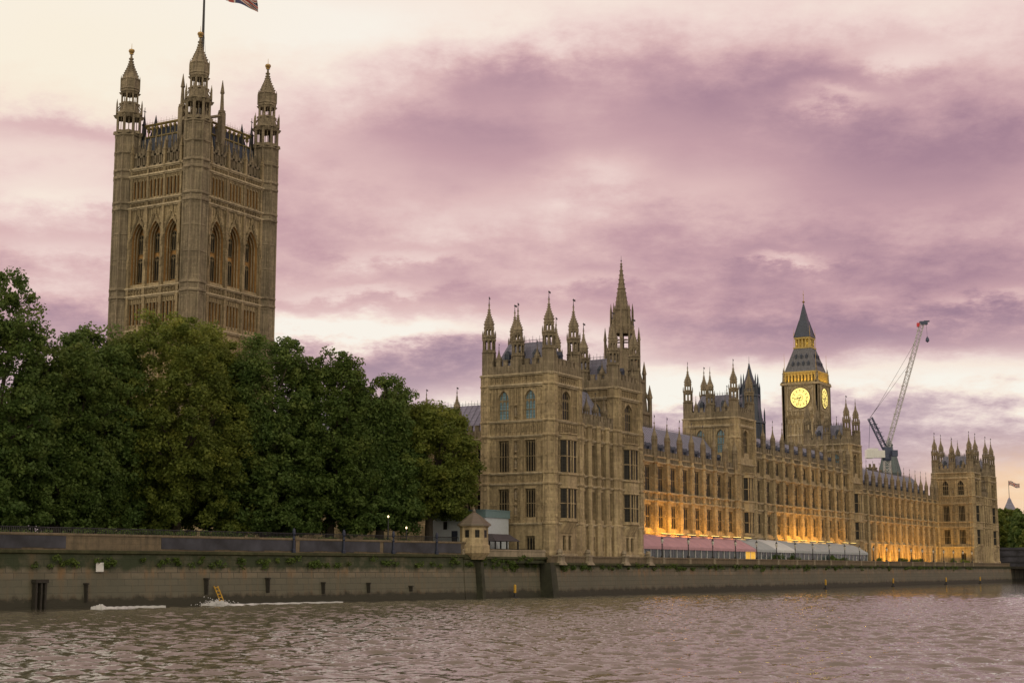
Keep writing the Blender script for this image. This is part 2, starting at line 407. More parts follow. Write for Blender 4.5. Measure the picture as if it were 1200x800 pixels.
# ---- turret and pinnacle prototypes (local, base at z=0)
def turret_meshes(h0, h1, h2, hc, r, orb=False):
    """octagonal turret: blind shaft, open arcaded stage, smaller second stage, ogee cap with crockets, needle"""
    mb = MB(); z = 0
    mb.prism(0, 0, [(0, r), (h0, r)])
    for i in range(8):
        a = pi/8+i*pi/4; mb.prism(r*cos(a), r*sin(a), [(0, .09*r+.05), (h0, .09*r+.05)], 4, a)
    mb.prism(0, 0, [(h0, r*1.02), (h0+.12*r, r*1.2), (h0+.28*r, r*1.2), (h0+.3*r, r)])
    def stage(z, h, r):
        for i in range(8):
            a = pi/8+i*pi/4; mb.prism(r*.9*cos(a), r*.9*sin(a), [(z, .16*r), (z+h, .16*r)], 4, a)
            b = a+pi/8   # spandrel heads
            mb.prism(r*.84*cos(b), r*.84*sin(b), [(z+h*.80, .30*r), (z+h, .36*r)], 4, b)
            mb.prism(r*.84*cos(b), r*.84*sin(b), [(z, .28*r), (z+h*.14, .28*r)], 4, b)
        mb.prism(0, 0, [(z, .22*r), (z+h, .22*r)], 6)
        mb.prism(0, 0, [(z+h, r), (z+h+.1*r, r*1.18), (z+h+.3*r, r*1.18), (z+h+.34*r, r*.9)])
    z = h0+.3*r; stage(z, h1, r); z += h1+.3*r
    for i in range(8):   # little gablets and pinnacles round the gallery
        a = pi/8+i*pi/4; mb.prism(r*1.05*cos(a), r*1.05*sin(a), [(z-.1*r, .12*r), (z+.5*r, .1*r), (z+1.0*r, .02)], 4, a)
    r2 = r*.74
    if h2 > 0: stage(z, h2, r2); z += h2+.3*r2
    prof = [(0, r2*1.0), (.10, r2*1.12), (.2, r2*1.0), (.34, r2*.72), (.48, r2*.44), (.62, r2*.26), (.8, r2*.16), (.93, r2*.12), (.94, r2*.24), (.97, r2*.24), (1, .02)]
    mb.prism(0, 0, [(z+a*hc, b) for a, b in prof])
    for i in range(8):
        a = pi/8+i*pi/4
        for t, rr in ((.12, 1.1), (.24, .95), (.34, .74), (.44, .54), (.54, .38), (.64, .27), (.74, .22)):
            x, y = rr*r2*cos(a), rr*r2*sin(a); k = .1*r2; mb.box(x-k, x+k, y-k, y+k, z+t*hc-k, z+t*hc+k)
    zt = z+hc
    fm = MB(); fm.tube((0, 0, zt-.2), (0, 0, zt+r*1.3), .045*r+.02, .03, 5)
    if orb:
        fm.prism(0, 0, [(zt+r*.05, .03), (zt+r*.12, r*.17), (zt+r*.2, r*.24), (zt+r*.3, r*.24), (zt+r*.38, r*.17), (zt+r*.42, .03)], 10)
    else:
        fm.poly([(0, .0, zt+r*.85), (r*.5, .02, zt+r*.8), (r*.55, .02, zt+r*1.1), (0, .0, zt+r*1.2)]); fm.poly([(0, .0, zt+r*.85), (0, 0, zt+r*1.2), (-r*.2, .02, zt+r*1.05)])
        fm.prism(0, 0, [(zt, .03), (zt+.12*r, .14*r), (zt+.24*r, .03)], 6)
    return mb.mesh('turret', M['stone2']), fm.mesh('finial', M['gold'] if orb else M['iron'])
TUR = {}
def turret(par, x, y, z, key, s=1.0, name='turret', rz=0):
    a, b = TUR[key]
    t = link(name, a, par, rel(par, (x, y, z)), rz); t.scale = (s, s, s); link('finial', b, t, rz=random.uniform(-.4, .4)); return t
TUR['big'] = turret_meshes(3.2, 1.9, 1.2, 3.2, .85)
TUR['mid'] = turret_meshes(2.2, 1.5, .9, 2.8, .72)
TUR['small'] = turret_meshes(1.6, .9, 0, 2.2, .5)
def pinnacle_mesh():
    mb = MB(); r = .46
    mb.prism(0, 0, [(0, r), (2.3, r)]); 
    for i in range(8):
        a = pi/8+i*pi/4; mb.prism(r*cos(a), r*sin(a), [(0, .07), (2.3, .07)], 4, a)
        mb.prism(r*cos(a), r*sin(a), [(2.3, .09), (2.7, .07), (3.0, .01)], 4, a)
    mb.prism(0, 0, [(2.3, r*1.0), (2.4, r*1.25), (2.55, r*1.2), (2.6, r*.85), (2.9, r*.95), (3.2, r*.8), (3.6, r*.45), (4.1, r*.24), (4.6, r*.14), (4.65, r*.3), (4.75, r*.3), (4.85, .02)])
    fm = MB(); fm.tube((0, 0, 4.8), (0, 0, 5.9), .035, .025, 4); fm.poly([(0, 0, 5.5), (.35, 0, 5.45), (.35, 0, 5.75), (0, 0, 5.8)])
    return mb.mesh('pinnacle', M['stone2']), fm.mesh('finial', M['iron'])
TUR['pin'] = pinnacle_mesh()

def cresting(mb, p, q, z, h=.9, st=.5):
    p = np.array(p); q = np.array(q); L = np.linalg.norm(q-p); n = max(2, int(L/st))
    for i in range(n+1):
        c = p+(q-p)*i/n; mb.tube((*c, z), (*c, z+h*(1 if i % 2 else .7)), .035, .02, 4)
    mb.tube((*p, z+h*.35), (*q, z+h*.35), .03, .03, 4)
def mansard(par, x0, x1, y0, y1, z0, z1, ins, m='slate', dorm=True):
    mb = MB(); mb.frust((x0, x1, y0, y1), z0, (x0+ins, x1-ins, y0+ins, y1-ins), z1)
    # standing rolls on the slopes
    for fx in np.linspace(x0+.6, x1-.6, max(3, int((x1-x0)/1.0))):
        t = (fx-x0)/(x1-x0); gx = x0+ins+t*(x1-x0-2*ins)
        mb.tube((fx, y0-.02, z0), (gx, y0+ins-.02, z1), .06, .06, 4)
    for fy in np.linspace(y0+.6, y1-.6, max(3, int((y1-y0)/1.0))):
        t = (fy-y0)/(y1-y0); gy = y0+ins+t*(y1-y0-2*ins)
        mb.tube((x0-.02, fy, z0), (x0+ins-.02, gy, z1), .06, .06, 4)
    r = mb.build('roof', M[m], par)
    cr = MB(); a, b, c, d = x0+ins, x1-ins, y0+ins, y1-ins
    for p, q in (((a, c), (b, c)), ((a, c), (a, d)), ((a, d), (b, d)), ((b, c), (b, d))): cresting(cr, p, q, z1)
    cr.build('cresting', M['iron'], r)
    if dorm:
        dm = MB(); zc = z0+(z1-z0)*.45; k = ins*.45
        for fy in np.linspace(y0, y1, 5)[1:-1]:
            dm.frust((x0+k-.5, x0+k+.6, fy-.35, fy+.35), zc-.4, (x0+k-.5, x0+k+.6, fy-.35, fy+.35), zc+.5); dm.frust((x0+k-.55, x0+k+.6, fy-.42, fy+.42), zc+.5, (x0+k-.5, x0+k+.6, fy-.02, fy+.02), zc+1.1)
        for fx in np.linspace(x0, x1, 4)[1:-1]:
            dm.frust((fx-.35, fx+.35, y0+k-.5, y0+k+.6), zc-.4, (fx-.35, fx+.35, y0+k-.5, y0+k+.6), zc+.5); dm.frust((fx-.42, fx+.42, y0+k-.55, y0+k+.6), zc+.5, (fx-.02, fx+.02, y0+k-.5, y0+k+.6), zc+1.1)
        dm.build('dormers', M['slate_dark'], r)['kind'] = 'stuff'
    return r

# ------------------------------------------------------------------ setting: river, ground
def river_mat():
    m, n, b = mat('river water')
    tc = n.new('ShaderNodeNewGeometry').outputs['Position']
    b.inputs['Base Color'].default_value = (.125, .118, .086, 1); b.inputs['Roughness'].default_value = .03
    b.inputs['IOR'].default_value = 1.6; b.inputs['Specular IOR Level'].default_value = .5
    rot = n.new('ShaderNodeMapping'); n.link(tc, rot.inputs[0]); rot.inputs['Rotation'].default_value = (0, 0, -.55); rot.inputs['Scale'].default_value = (1, .62, 1)
    P = rot.outputs[0]
    w1 = n.noise(P, 1.2, 2, .5, .1); w2 = n.noise(P, 2.7, 2, .55, .1); w3 = n.noise(tc, 6.0, 2, .6, .1)
    h = n.m('ADD', n.m('ADD', n.m('MULTIPLY', w1, 1.0), n.m('MULTIPLY', w2, .70)), n.m('MULTIPLY', w3, .22))
    bp = n.new('ShaderNodeBump'); bp.inputs['Strength'].default_value = 1.0; bp.inputs['Distance'].default_value = .035
    n.link(h, bp.inputs['Height']); n.link(bp.outputs[0], b.inputs['Normal'])
    return m
M['river'] = river_mat()
WZ = -.2
def river():
    """one water sheet: small wind waves near this bank, coarser with distance, flat to the horizon"""
    rng = np.random.default_rng(21)
    def axis(lo, hi, fine_lo, fine_hi, st, gr):
        c = list(np.arange(fine_lo, fine_hi, st)); d = st
        while c[-1] < hi: d *= gr; c.append(c[-1]+d)
        d = st; l = [fine_lo]
        while l[0] > lo: d *= gr; l.insert(0, l[0]-d)
        return np.array(l[:-1]+c)
    X = axis(-3000, 9000, -150, -20, .17, 1.009); Y = axis(-4000, 60, -92, -8, .17, 1.02); Y = np.append(Y[Y < 6], [6, 60.])
    gx, gy = np.meshgrid(X, Y); h = np.zeros_like(gx)
    px_ = np.maximum(np.gradient(X)[None, :], np.gradient(Y)[:, None])
    gust = .75+.25*np.sin(gx*.05+gy*.021+1)*np.sin(gx*.017-gy*.043)
    for i in range(90):
        L = .48*(2.7/.48)**rng.random(); a = AZ+pi+rng.normal()*.5; k = 2*pi/L; ph = rng.random()*7
        amp = .0080*L**.66*np.clip((L/px_-2.2)/2.0, 0, 1); q = k*(gx*cos(a)+gy*sin(a))+ph
        h += amp*(np.sin(q)+.25*np.cos(2*q))
    h *= gust
    nx, ny = len(X), len(Y); V = np.stack([gx, gy, WZ+h], -1).reshape(-1, 3).astype(np.float32)
    i = np.arange(nx-1)[None, :]+np.arange(ny-1)[:, None]*nx; F = np.stack([i, i+1, i+1+nx, i+nx], -1).reshape(-1).astype(np.int32); nf = len(F)//4
    me = bpy.data.meshes.new('river'); me.vertices.add(len(V)); me.vertices.foreach_set('co', V.reshape(-1)); me.loops.add(len(F)); me.loops.foreach_set('vertex_index', F)
    me.polygons.add(nf); me.polygons.foreach_set('loop_start', np.arange(0, nf*4, 4, dtype=np.int32)); me.polygons.foreach_set('use_smooth', np.ones(nf, bool)); me.update(calc_edges=True); me.materials.append(M['river'])
    tag(link('river', me), kind='structure')
river()
M['grass'] = flat('grass', (.05, .085, .025), .9, 0, .4, 1.2)
M['paving'] = flat('paving', (.22, .19, .15), .85, 0, .2, .8)
M['earth'] = flat('distant ground', (.05, .07, .035), .95, 0, .3, .02)
# river wall line (river side faces of the parapets)
GW = [(-150, 24.2), (-81, 13.0), (-17.2, 2.4)]
GZ = 6.0
mb = MB(); mb.poly([(-150, 24.4, GZ), (-81, 13.2, GZ), (-17.2, 2.6, GZ), (2, 1.2, GZ), (2, 300, GZ), (-150, 300, GZ)]); tag(mb.build('garden_lawn', M['grass']), kind='structure')
mb = MB(); mb.poly([(-9, -.6, 4.2), (290, -.6, 4.2), (290, 10.5, 4.2), (-9, 10.5, 4.2)]); tag(mb.build('river_terrace', M['paving']), kind='structure')
mb = MB(); mb.poly([(2, 10, 5.6), (300, 10, 5.6), (300, 300, 5.6), (2, 300, 5.6)]); tag(mb.build('palace_courtyard', M['paving']), kind='structure')
mb = MB(); mb.poly([(300, -2, 2.0), (6000, -2, 2.0), (6000, 6000, 2.0), (-6000, 6000, 2.0), (-6000, 300, 2.0), (300, 300, 2.0)]); tag(mb.build('ground', M['earth']), kind='structure')

# ---- embankment walls
def wall_mat():
    m, n, b = mat('stained river wall'); tc = n.new('ShaderNodeNewGeometry').outputs['Position']; x, y, z = n.sep(tc)
    uv = n.xyz(n.m('ADD', x, n.m('MULTIPLY', y, .3)), z, 0.0)
    br = n.new('ShaderNodeTexBrick'); n.link(uv, br.inputs['Vector']); br.inputs['Scale'].default_value = 1; br.inputs['Brick Width'].default_value = 1.5; br.inputs['Row Height'].default_value = .62
    br.inputs['Mortar Size'].default_value = .028
    br.inputs['Color1'].default_value = (.165, .142, .105, 1); br.inputs['Color2'].default_value = (.118, .104, .078, 1); br.inputs['Mortar'].default_value = (.04, .036, .028, 1)
    f = n.noise(tc, .9, 6, .65); st = n.noise(n.xyz(n.m('MULTIPLY', x, 1.1), n.m('MULTIPLY', y, 1.1), n.m('MULTIPLY', z, .12)), 1.0, 5, .65)
    big = n.noise(tc, .18, 4, .6)
    zz = n.m('ADD', z, n.m('MULTIPLY', n.m('SUBTRACT', f, .5), 1.7))
    col = n.mix(n.m('MULTIPLY', n.m('SUBTRACT', st, .5), 4.0, clamp=True), br.outputs['Color'], (.20, .115, .05))
    col = n.mix(n.m('MULTIPLY', n.m('MULTIPLY', n.m('SUBTRACT', big, .46), 5.0, clamp=True), .6), col, (.075, .072, .052))
    # green weed under the ledge, grey silt lower, black weed at the waterline
    def bandf(lo, hi, w):
        u = n.m('DIVIDE', n.m('SUBTRACT', zz, lo), w, clamp=True); d = n.m('DIVIDE', n.m('SUBTRACT', hi, zz), w, clamp=True); return n.m('MULTIPLY', u, d)
    col = n.mix(n.m('MULTIPLY', bandf(.6, 2.9, .5), .65), col, (.085, .088, .068))
    patch = n.m('MULTIPLY', n.m('SUBTRACT', n.noise(tc, .35, 5, .7), .33), 5.0, clamp=True)
    col = n.mix(n.m('MULTIPLY', bandf(3.2, 5.3, .5), n.m('ADD', .45, n.m('MULTIPLY', patch, .5))), col, (.018, .030, .010))
    col = n.mix(n.m('SUBTRACT', 1.0, n.m('DIVIDE', n.m('SUBTRACT', zz, .55), .55, clamp=True), clamp=True), col, (.028, .027, .018))
    n.link(col, b.inputs['Base Color']); b.inputs['Roughness'].default_value = .8
    bp = n.new('ShaderNodeBump'); bp.inputs['Strength'].default_value = .5; bp.inputs['Distance'].default_value = .12
    n.link(n.m('ADD', f, n.m('MULTIPLY', br.outputs['Fac'], -.4)), bp.inputs['Height']); n.link(bp.outputs[0], b.inputs['Normal'])
    return m
M['wall'] = wall_mat()
M['mossy'] = stone('mossy dark stone', (.075, .075, .04), (.05, .052, .03), (.025, .03, .014), .6, 1.6, .4)
M['parapet'] = stone('shaded parapet stone', (.19, .15, .10), (.15, .12, .085), (.08, .068, .05), .5, .9, .5)  # shadow on the parapet is painted in as a darker stone colour
M['coping'] = stone('pale coping stone', (.34, .29, .22), (.28, .24, .18), (.14, .12, .09), .6, 1.6, .4)
def sweep(mb, line, prof, closed_ends=True):
    """extrude a profile of (out, z) along a plan polyline; out is towards the river (-y side)"""
    ring = []
    for i, (x, y) in enumerate(line):
        a = line[max(0, i-1)]; b = line[min(len(line)-1, i+1)]; d = np.array((b[0]-a[0], b[1]-a[1])); d = d/np.linalg.norm(d); nn = (d[1], -d[0])
        ring.append([(x+nn[0]*o, y+nn[1]*o, z) for o, z in prof])
    n = len(prof)
    for p, q in zip(ring, ring[1:]):
        for i in range(n):
            j = (i+1) % n; mb.poly([p[i], q[i], q[j], p[j]])
    mb.poly(ring[0]); mb.poly(list(reversed(ring[-1])))
def river_wall(name, line, top, ledge, label, pm='coping', lm='coping'):
    t = thing(name, (line[0][0], line[0][1], WZ), label, 'river wall')
    w = MB(); sweep(w, line, [(.75, -1.5), (.25, ledge-.45), (.25, ledge), (-.6, ledge), (-.6, -1.5)]); w.build('wall', M['wall'], t)
    l = MB(); sweep(l, line, [(.25, ledge-.3), (.48, ledge-.18), (.48, ledge+.05), (.2, ledge+.12), (-.5, ledge+.12), (-.5, ledge-.3)]); l.build('ledge', M[lm], t)
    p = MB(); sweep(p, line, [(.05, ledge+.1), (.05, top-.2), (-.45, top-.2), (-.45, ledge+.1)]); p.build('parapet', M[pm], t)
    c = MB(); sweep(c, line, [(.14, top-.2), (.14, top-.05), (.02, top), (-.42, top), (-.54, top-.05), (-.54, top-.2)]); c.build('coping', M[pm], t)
    return t
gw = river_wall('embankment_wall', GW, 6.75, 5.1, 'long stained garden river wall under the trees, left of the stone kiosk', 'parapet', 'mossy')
lw = river_wall('embankment_wall', [(-18.5, 2.5), (-1.2, .4)], 5.9, 4.9, 'short mossy river wall between the stone kiosk and the near wing', 'coping', 'mossy')
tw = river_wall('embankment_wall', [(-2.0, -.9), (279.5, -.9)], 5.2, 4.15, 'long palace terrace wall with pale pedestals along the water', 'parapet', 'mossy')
# ------------------------------------------------------------------ palace: pavilion towers and wings
F1 = (10.2, 14.1); F2 = (16.3, 20.6); F3 = (23.4, 27.4)
LEV = (9.4, 14.7, 16.1, 21.1, 23.1, 28.0)
def oriel(par, fr, c, w, zt):
    """canted bay window two storeys high on a corbel"""
    mb = MB(); p = .85; k = .75; a, b = c-w/2, c+w/2
    def ring(z, s=1.0): return [fr.p(a-k*s+k, .05, z) if False else fr.p(a, .05, z), fr.p(a+k, -p*s, z), fr.p(b-k, -p*s, z), fr.p(b, .05, z)]
    def slab(z0, z1, s0=1.0, s1=1.0, o=0):
        P, Q = ring(z0, s0), ring(z1, s1)
        for i in range(3): mb.poly([P[i], P[i+1], Q[i+1], Q[i]])
        mb.poly(Q); mb.poly(P[::-1])
    slab(8.2, 9.7, .1, 1.0); slab(9.7, 10.2); slab(14.1, 16.3); slab(20.6, 21.5)
    for z0, z1 in (F1, F2):
        for q in (a, a+k, c-.35, c+.35, b-k, b):
            d = -p if a+k-.01 <= q <= b-k+.01 else 0
            x, y = fr(q, d+.06); mb.prism(x, y, [(z0-.05, .12), (z1+.05, .12)], 6)
        zm = (z0+z1)/2; P = [fr(a, .05), fr(a+k, -p+.05), fr(b-k, -p+.05), fr(b, .05)]
        for q, r in zip(P, P[1:]): mb.tube((*q, zm), (*r, zm), .07, .07, 4)
    for z in (9.8, 14.2, 16.0, 20.7, 21.45):
        P = [fr(a-.05, .0), fr(a+k-.05, -p-.06), fr(b-k+.05, -p-.06), fr(b+.05, .0)]
        for q, r in zip(P, P[1:]): mb.tube((*q, z), (*r, z), .12, .12, 4)
    ori = mb.build('oriel', M['stone'], par)
    for z0, z1 in (F1, F2):
        pm = MB(); P = [fr(a+.02, .06), fr(a+k, -p+.12), fr(b-k, -p+.12), fr(b-.02, .06)]
        for q, r in zip(P, P[1:]): pm.poly([(*q, z0), (*r, z0), (*r, z1), (*q, z1)])
        pm.build('pane', M['glass'], ori)
def corner(par, x, y, z0, z1, r=1.05):
    mb = MB(); mb.prism(x, y, [(z0, r*1.25), (z0+1.6, r*1.25), (z0+1.9, r*1.05), (9.3, r*1.05), (9.5, r), (z1, r)])
    for z in LEV:
        if z0 < z < z1+.1: mb.prism(x, y, [(z-.16, r*1.02), (z, r*1.16), (z+.2, r*1.16), (z+.32, r*1.02)])
    for a, b in ((F1[0], F1[1]), F2, F3):
        if b < z1:
            for i in range(8):
                q = i*pi/4; k = r*cos(pi/8)+.02
                for zq in (a+.1, (a+b)/2, b-.2): mb.prism(x+k*cos(q), y+k*sin(q), [(zq, .16), (zq+.35, .16)], 4, q)
    for i in range(8):
        q = pi/8+i*pi/4; mb.prism(x+r*cos(q), y+r*sin(q), [(9.5, .10), (z1, .10)], 4, q)
    mb.build('corner_buttress', M['stone'], par)
def niche(mb, fr, s, z0, z1, sm):
    """statue niche strip between two windows"""
    mb.fbox(fr, s-.42, s-.3, .05, -.16, z0, z1); mb.fbox(fr, s+.3, s+.42, .05, -.16, z0, z1)
    n = max(1, int((z1-z0)/2.2))
    for i in range(n):
        z = z0+.3+i*(z1-z0)/n; x, y = fr(s, -.12)
        mb.prism(x, y, [(z, .1), (z+.15, .26), (z+.3, .16)], 6); sm.prism(x, y, [(z+.3, .17), (z+.9, .2), (z+1.15, .13), (z+1.2, .09), (z+1.4, .1), (z+1.45, .03)], 7); mb.prism(x, y, [(z+1.6, .28), (z+1.75, .3), (z+2.0, .04)], 6)
def pavilion(par, u0, u1, v0, v1, z0, zs=0, low=True, sees_s=True, mid=True, key='big', teal=True):
    """square river tower: zs lifts the top storey; low=False leaves out the lower storeys of the south side"""
    W_ = u1-u0; D_ = v1-v0; zc = 28.0+zs
    E = Frame(u0, v0, 'E'); Sf = Frame(u0, v1, 'S'); Wf = Frame(u1, v1, 'W'); Nf = Frame(u1, v0, 'N')
    wl = MB(); pn = MB(); st = MB(); pr_ = MB()
    f3 = (F3[0]+zs*.8, F3[1]+zs); c = W_/2
    opE = [(c-1.3, c+1.3, f3[0], f3[1], 1.2), (c-1.25, c-.35, 5.9, 7.9), (c+.35, c+1.25, 5.9, 7.9)]
    w = 1.65; cs = (D_*.315, D_*.695)
    opS = [(q-w/2, q+w/2, f3[0], f3[1], 1.3) for q in cs]
    if low: opS += [(q-w/2, q+w/2, *f) for q in cs for f in (F1, F2)] + [(cs[1]-.7, cs[1]+.7, 5.9, 7.8)]
    face(wl, E, W_, z0, zc+1.5, opE, .5); face(wl, Sf, D_, z0, zc+1.5, opS, .5); face(wl, Wf, W_, z0, zc+1.5); face(wl, Nf, D_, z0, zc+1.5)
    wl.poly([(u0, v0, zc+1.4), (u1, v0, zc+1.4), (u1, v1, zc+1.4), (u0, v1, zc+1.4)])
    wl.build('wall', M['stone'], par)
    window(par, E, c-1.3, c+1.3, *f3, 4, 1, 1.2)
    window(par, E, c-1.25, c-.35, 5.9, 7.9, 2, 0, dep=.2); window(par, E, c+.35, c+1.25, 5.9, 7.9, 2, 0, dep=.2)
    for q in cs:
        window(par, Sf, q-w/2, q+w/2, *f3, 3, 1, 1.3, gl='glass_teal' if teal else 'glass', label='arched upper window with turquoise glass' if teal else None)
        if low:
            for f in (F1, F2): window(par, Sf, q-w/2, q+w/2, *f, 4, 1)
    if low: window(par, Sf, cs[1]-.7, cs[1]+.7, 5.9, 7.8, 3, 0)
    oriel(par, E, c, 4.2, 21.1)
    for fr, L, ops in ((E, W_, opE), (Sf, D_, opS), (Wf, W_, []), (Nf, D_, [])):
        mn = .9; gaps = []; pn = MB(); st = MB(); pr_ = MB()
        xs = sorted([(o[0], o[1]) for o in ops if o[2] > 22])
        cur = mn
        for a, b in xs: gaps.append((cur, a-.18)); cur = b+.18
        gaps.append((cur, L-mn))
        for a, b in gaps:
            if b-a < .4: continue
            n = max(1, int((b-a)/.48))
            for z_a, z_b in ((9.6, 14.5), (16.2, 20.9), (23.2+zs*.5, 27.9+zs)):
                if fr in (E, Sf) or z_a > 20: ribs(pn, fr, a, b, z_a, (z_a+z_b)/2-.1, n); ribs(pn, fr, a, b, (z_a+z_b)/2+.05, z_b, n)
        if fr is Sf:
            for z_a, z_b in ((16.3, 20.8), (23.3, 27.6), (10.0, 14.4)): sm = MB(); niche(pn, fr, L/2, z_a, z_b, sm); sm.build('statue', M['stone2'], par)
        for a, b in xs: band(pn, fr, a-.2, b+.2, 27.5+zs, 27.95+zs, .5)
        band(pn, fr, mn, L-mn, 14.85, 16.0); band(pn, fr, mn, L-mn, 21.3, 22.9, .62, .12); band(pn, fr, mn, L-mn, 28.35+zs, 29.3+zs, .6)
        for z in LEV[:-1]: strg(st, fr, .2, L-.2, z)
        strg(st, fr, .2, L-.2, zc, .4, .35); strg(st, fr, .0, L-.0, zc+1.45, .34, .4)
        st.fbox(fr, .0, L, .1, -.35, z0, z0+1.2); st.fbox(fr, .0, L, .1, -.2, z0+1.2, z0+1.5)
        parapet(pr_, fr, .9, L-.9, zc+1.6, 1.9)
        pn.build('panelling', M['carved'], par); st.build('string_course', M['moulding'], par); pr_.build('parapet', M['stone2'], par)
    for x, y in ((u0+.7, v0+.7), (u1-.7, v0+.7), (u0+.7, v1-.7), (u1-.7, v1-.7)):
        corner(par, x, y, z0, zc+1.5); turret(par, x, y, zc+1.5, key)
    if mid:   # shorter turrets in the middle of the sides
        k2 = 'mid' if key == 'big' else 'small'
        turret(par, u0+.5, (v0+v1)/2, zc+1.5, k2, 1.12); turret(par, u1-.5, (v0+v1)/2, zc+1.5, 'small', 1.3)
    for x, y in ((u0+1.9, v0+.5), (u1-1.9, v0+.5), (u0+.5, v0+2.4), (u0+.5, v1-2.4)): turret(par, x, y, zc+1.5, 'small', .8)
    mansard(par, u0+1.0, u1-1.0, v0+1.0, v1-1.0, zc+2.1, zc+6.2, 1.7)
def wing(name, u, label, group, zb, teal=True):
    t = thing(name, (u, 0, zb), label, 'palace wing', group)
    pavilion(t, u, u+8.6, 0, 10.8, zb, teal=teal)
    pavilion(t, u+19.7, u+28.3, 0, 10.8, zb, low=False, teal=teal)
    # lower link between the two towers, four narrow bays
    a, b = u+8.6, u+19.7; L = b-a; E = Frame(a, .35, 'E'); wl = MB(); pn = MB(); st = MB(); pr_ = MB()
    cs = [L*(i+.5)/4 for i in range(4)]; ops = [(q-.6, q+.6, *f) for q in cs for f in (F1, F2)] + [(q-.5, q+.5, 5.9, 7.9) for q in cs]
    face(wl, E, L, zb, 23.2, ops, .5); wl.poly([(a, 10, zb), (b, 10, zb), (b, 10, 23.2), (a, 10, 23.2)]); wl.build('wall', M['stone'], t)
    for q in cs:
        for f in (F1, F2): window(t, E, q-.6, q+.6, *f, 2, 1)
        window(t, E, q-.5, q+.5, 5.9, 7.9, 2, 0)
    for i in range(5):
        s = L*i/4; s = min(max(s, .3), L-.3)
        x, y = E(s, -.1); bt = MB(); bt.prism(x, y, [(zb, .62), (9.3, .62), (9.6, .48), (23.2, .48)])
        for z in LEV[:5]: bt.prism(x, y, [(z-.15, .5), (z, .62), (z+.2, .62), (z+.3, .5)])
        bt.build('buttress', M['stone'], t)
        if 0 < i < 4: turret(t, x, y+.3, 23.1, 'small', .9)
    for i in range(4):
        a0 = L*i/4+.5; b0 = L*(i+1)/4-.5
        for z_a, z_b in ((9.6, 14.5), (16.2, 20.9)):
            ribs(pn, E, a0, cs[i]-.7, z_a, z_b, 1); ribs(pn, E, cs[i]+.7, b0, z_a, z_b, 1)
        band(pn, E, a0, b0, 14.85, 16.0); band(pn, E, a0, b0, 21.3, 22.9, .6, .12)
    for z in LEV[:5]: strg(st, E, .0, L, z)
    st.fbox(E, 0, L, .1, -.35, zb, zb+1.2); parapet(pr_, E, 0, L, 23.2, 1.6)
    pn.build('panelling', M['carved'], t); st.build('string_course', M['moulding'], t); pr_.build('parapet', M['stone2'], t)
    r = MB(); r.frust((a-.4, b+.4, 1.0, 10.4), 23.3, (a-.4, b+.4, 4.6, 6.8), 29.0)
    for fx in np.linspace(a+.4, b-.4, 12): r.tube((fx, .98, 23.3), (fx, 4.58, 29.0), .06, .06, 4)
    ro = r.build('roof', M['slate'], t)
    c = MB(); cresting(c, (a, 4.7), (b, 4.7), 29.0); c.build('cresting', M['iron'], ro)
    return t
south_wing = wing('palace_wing', 0, 'large near gothic river wing with two turreted towers above the water', None, 4.0)
north_wing = wing('palace_wing', 241.8, 'small distant gothic river wing with many turrets at the far right end', None, 4.0, teal=False)

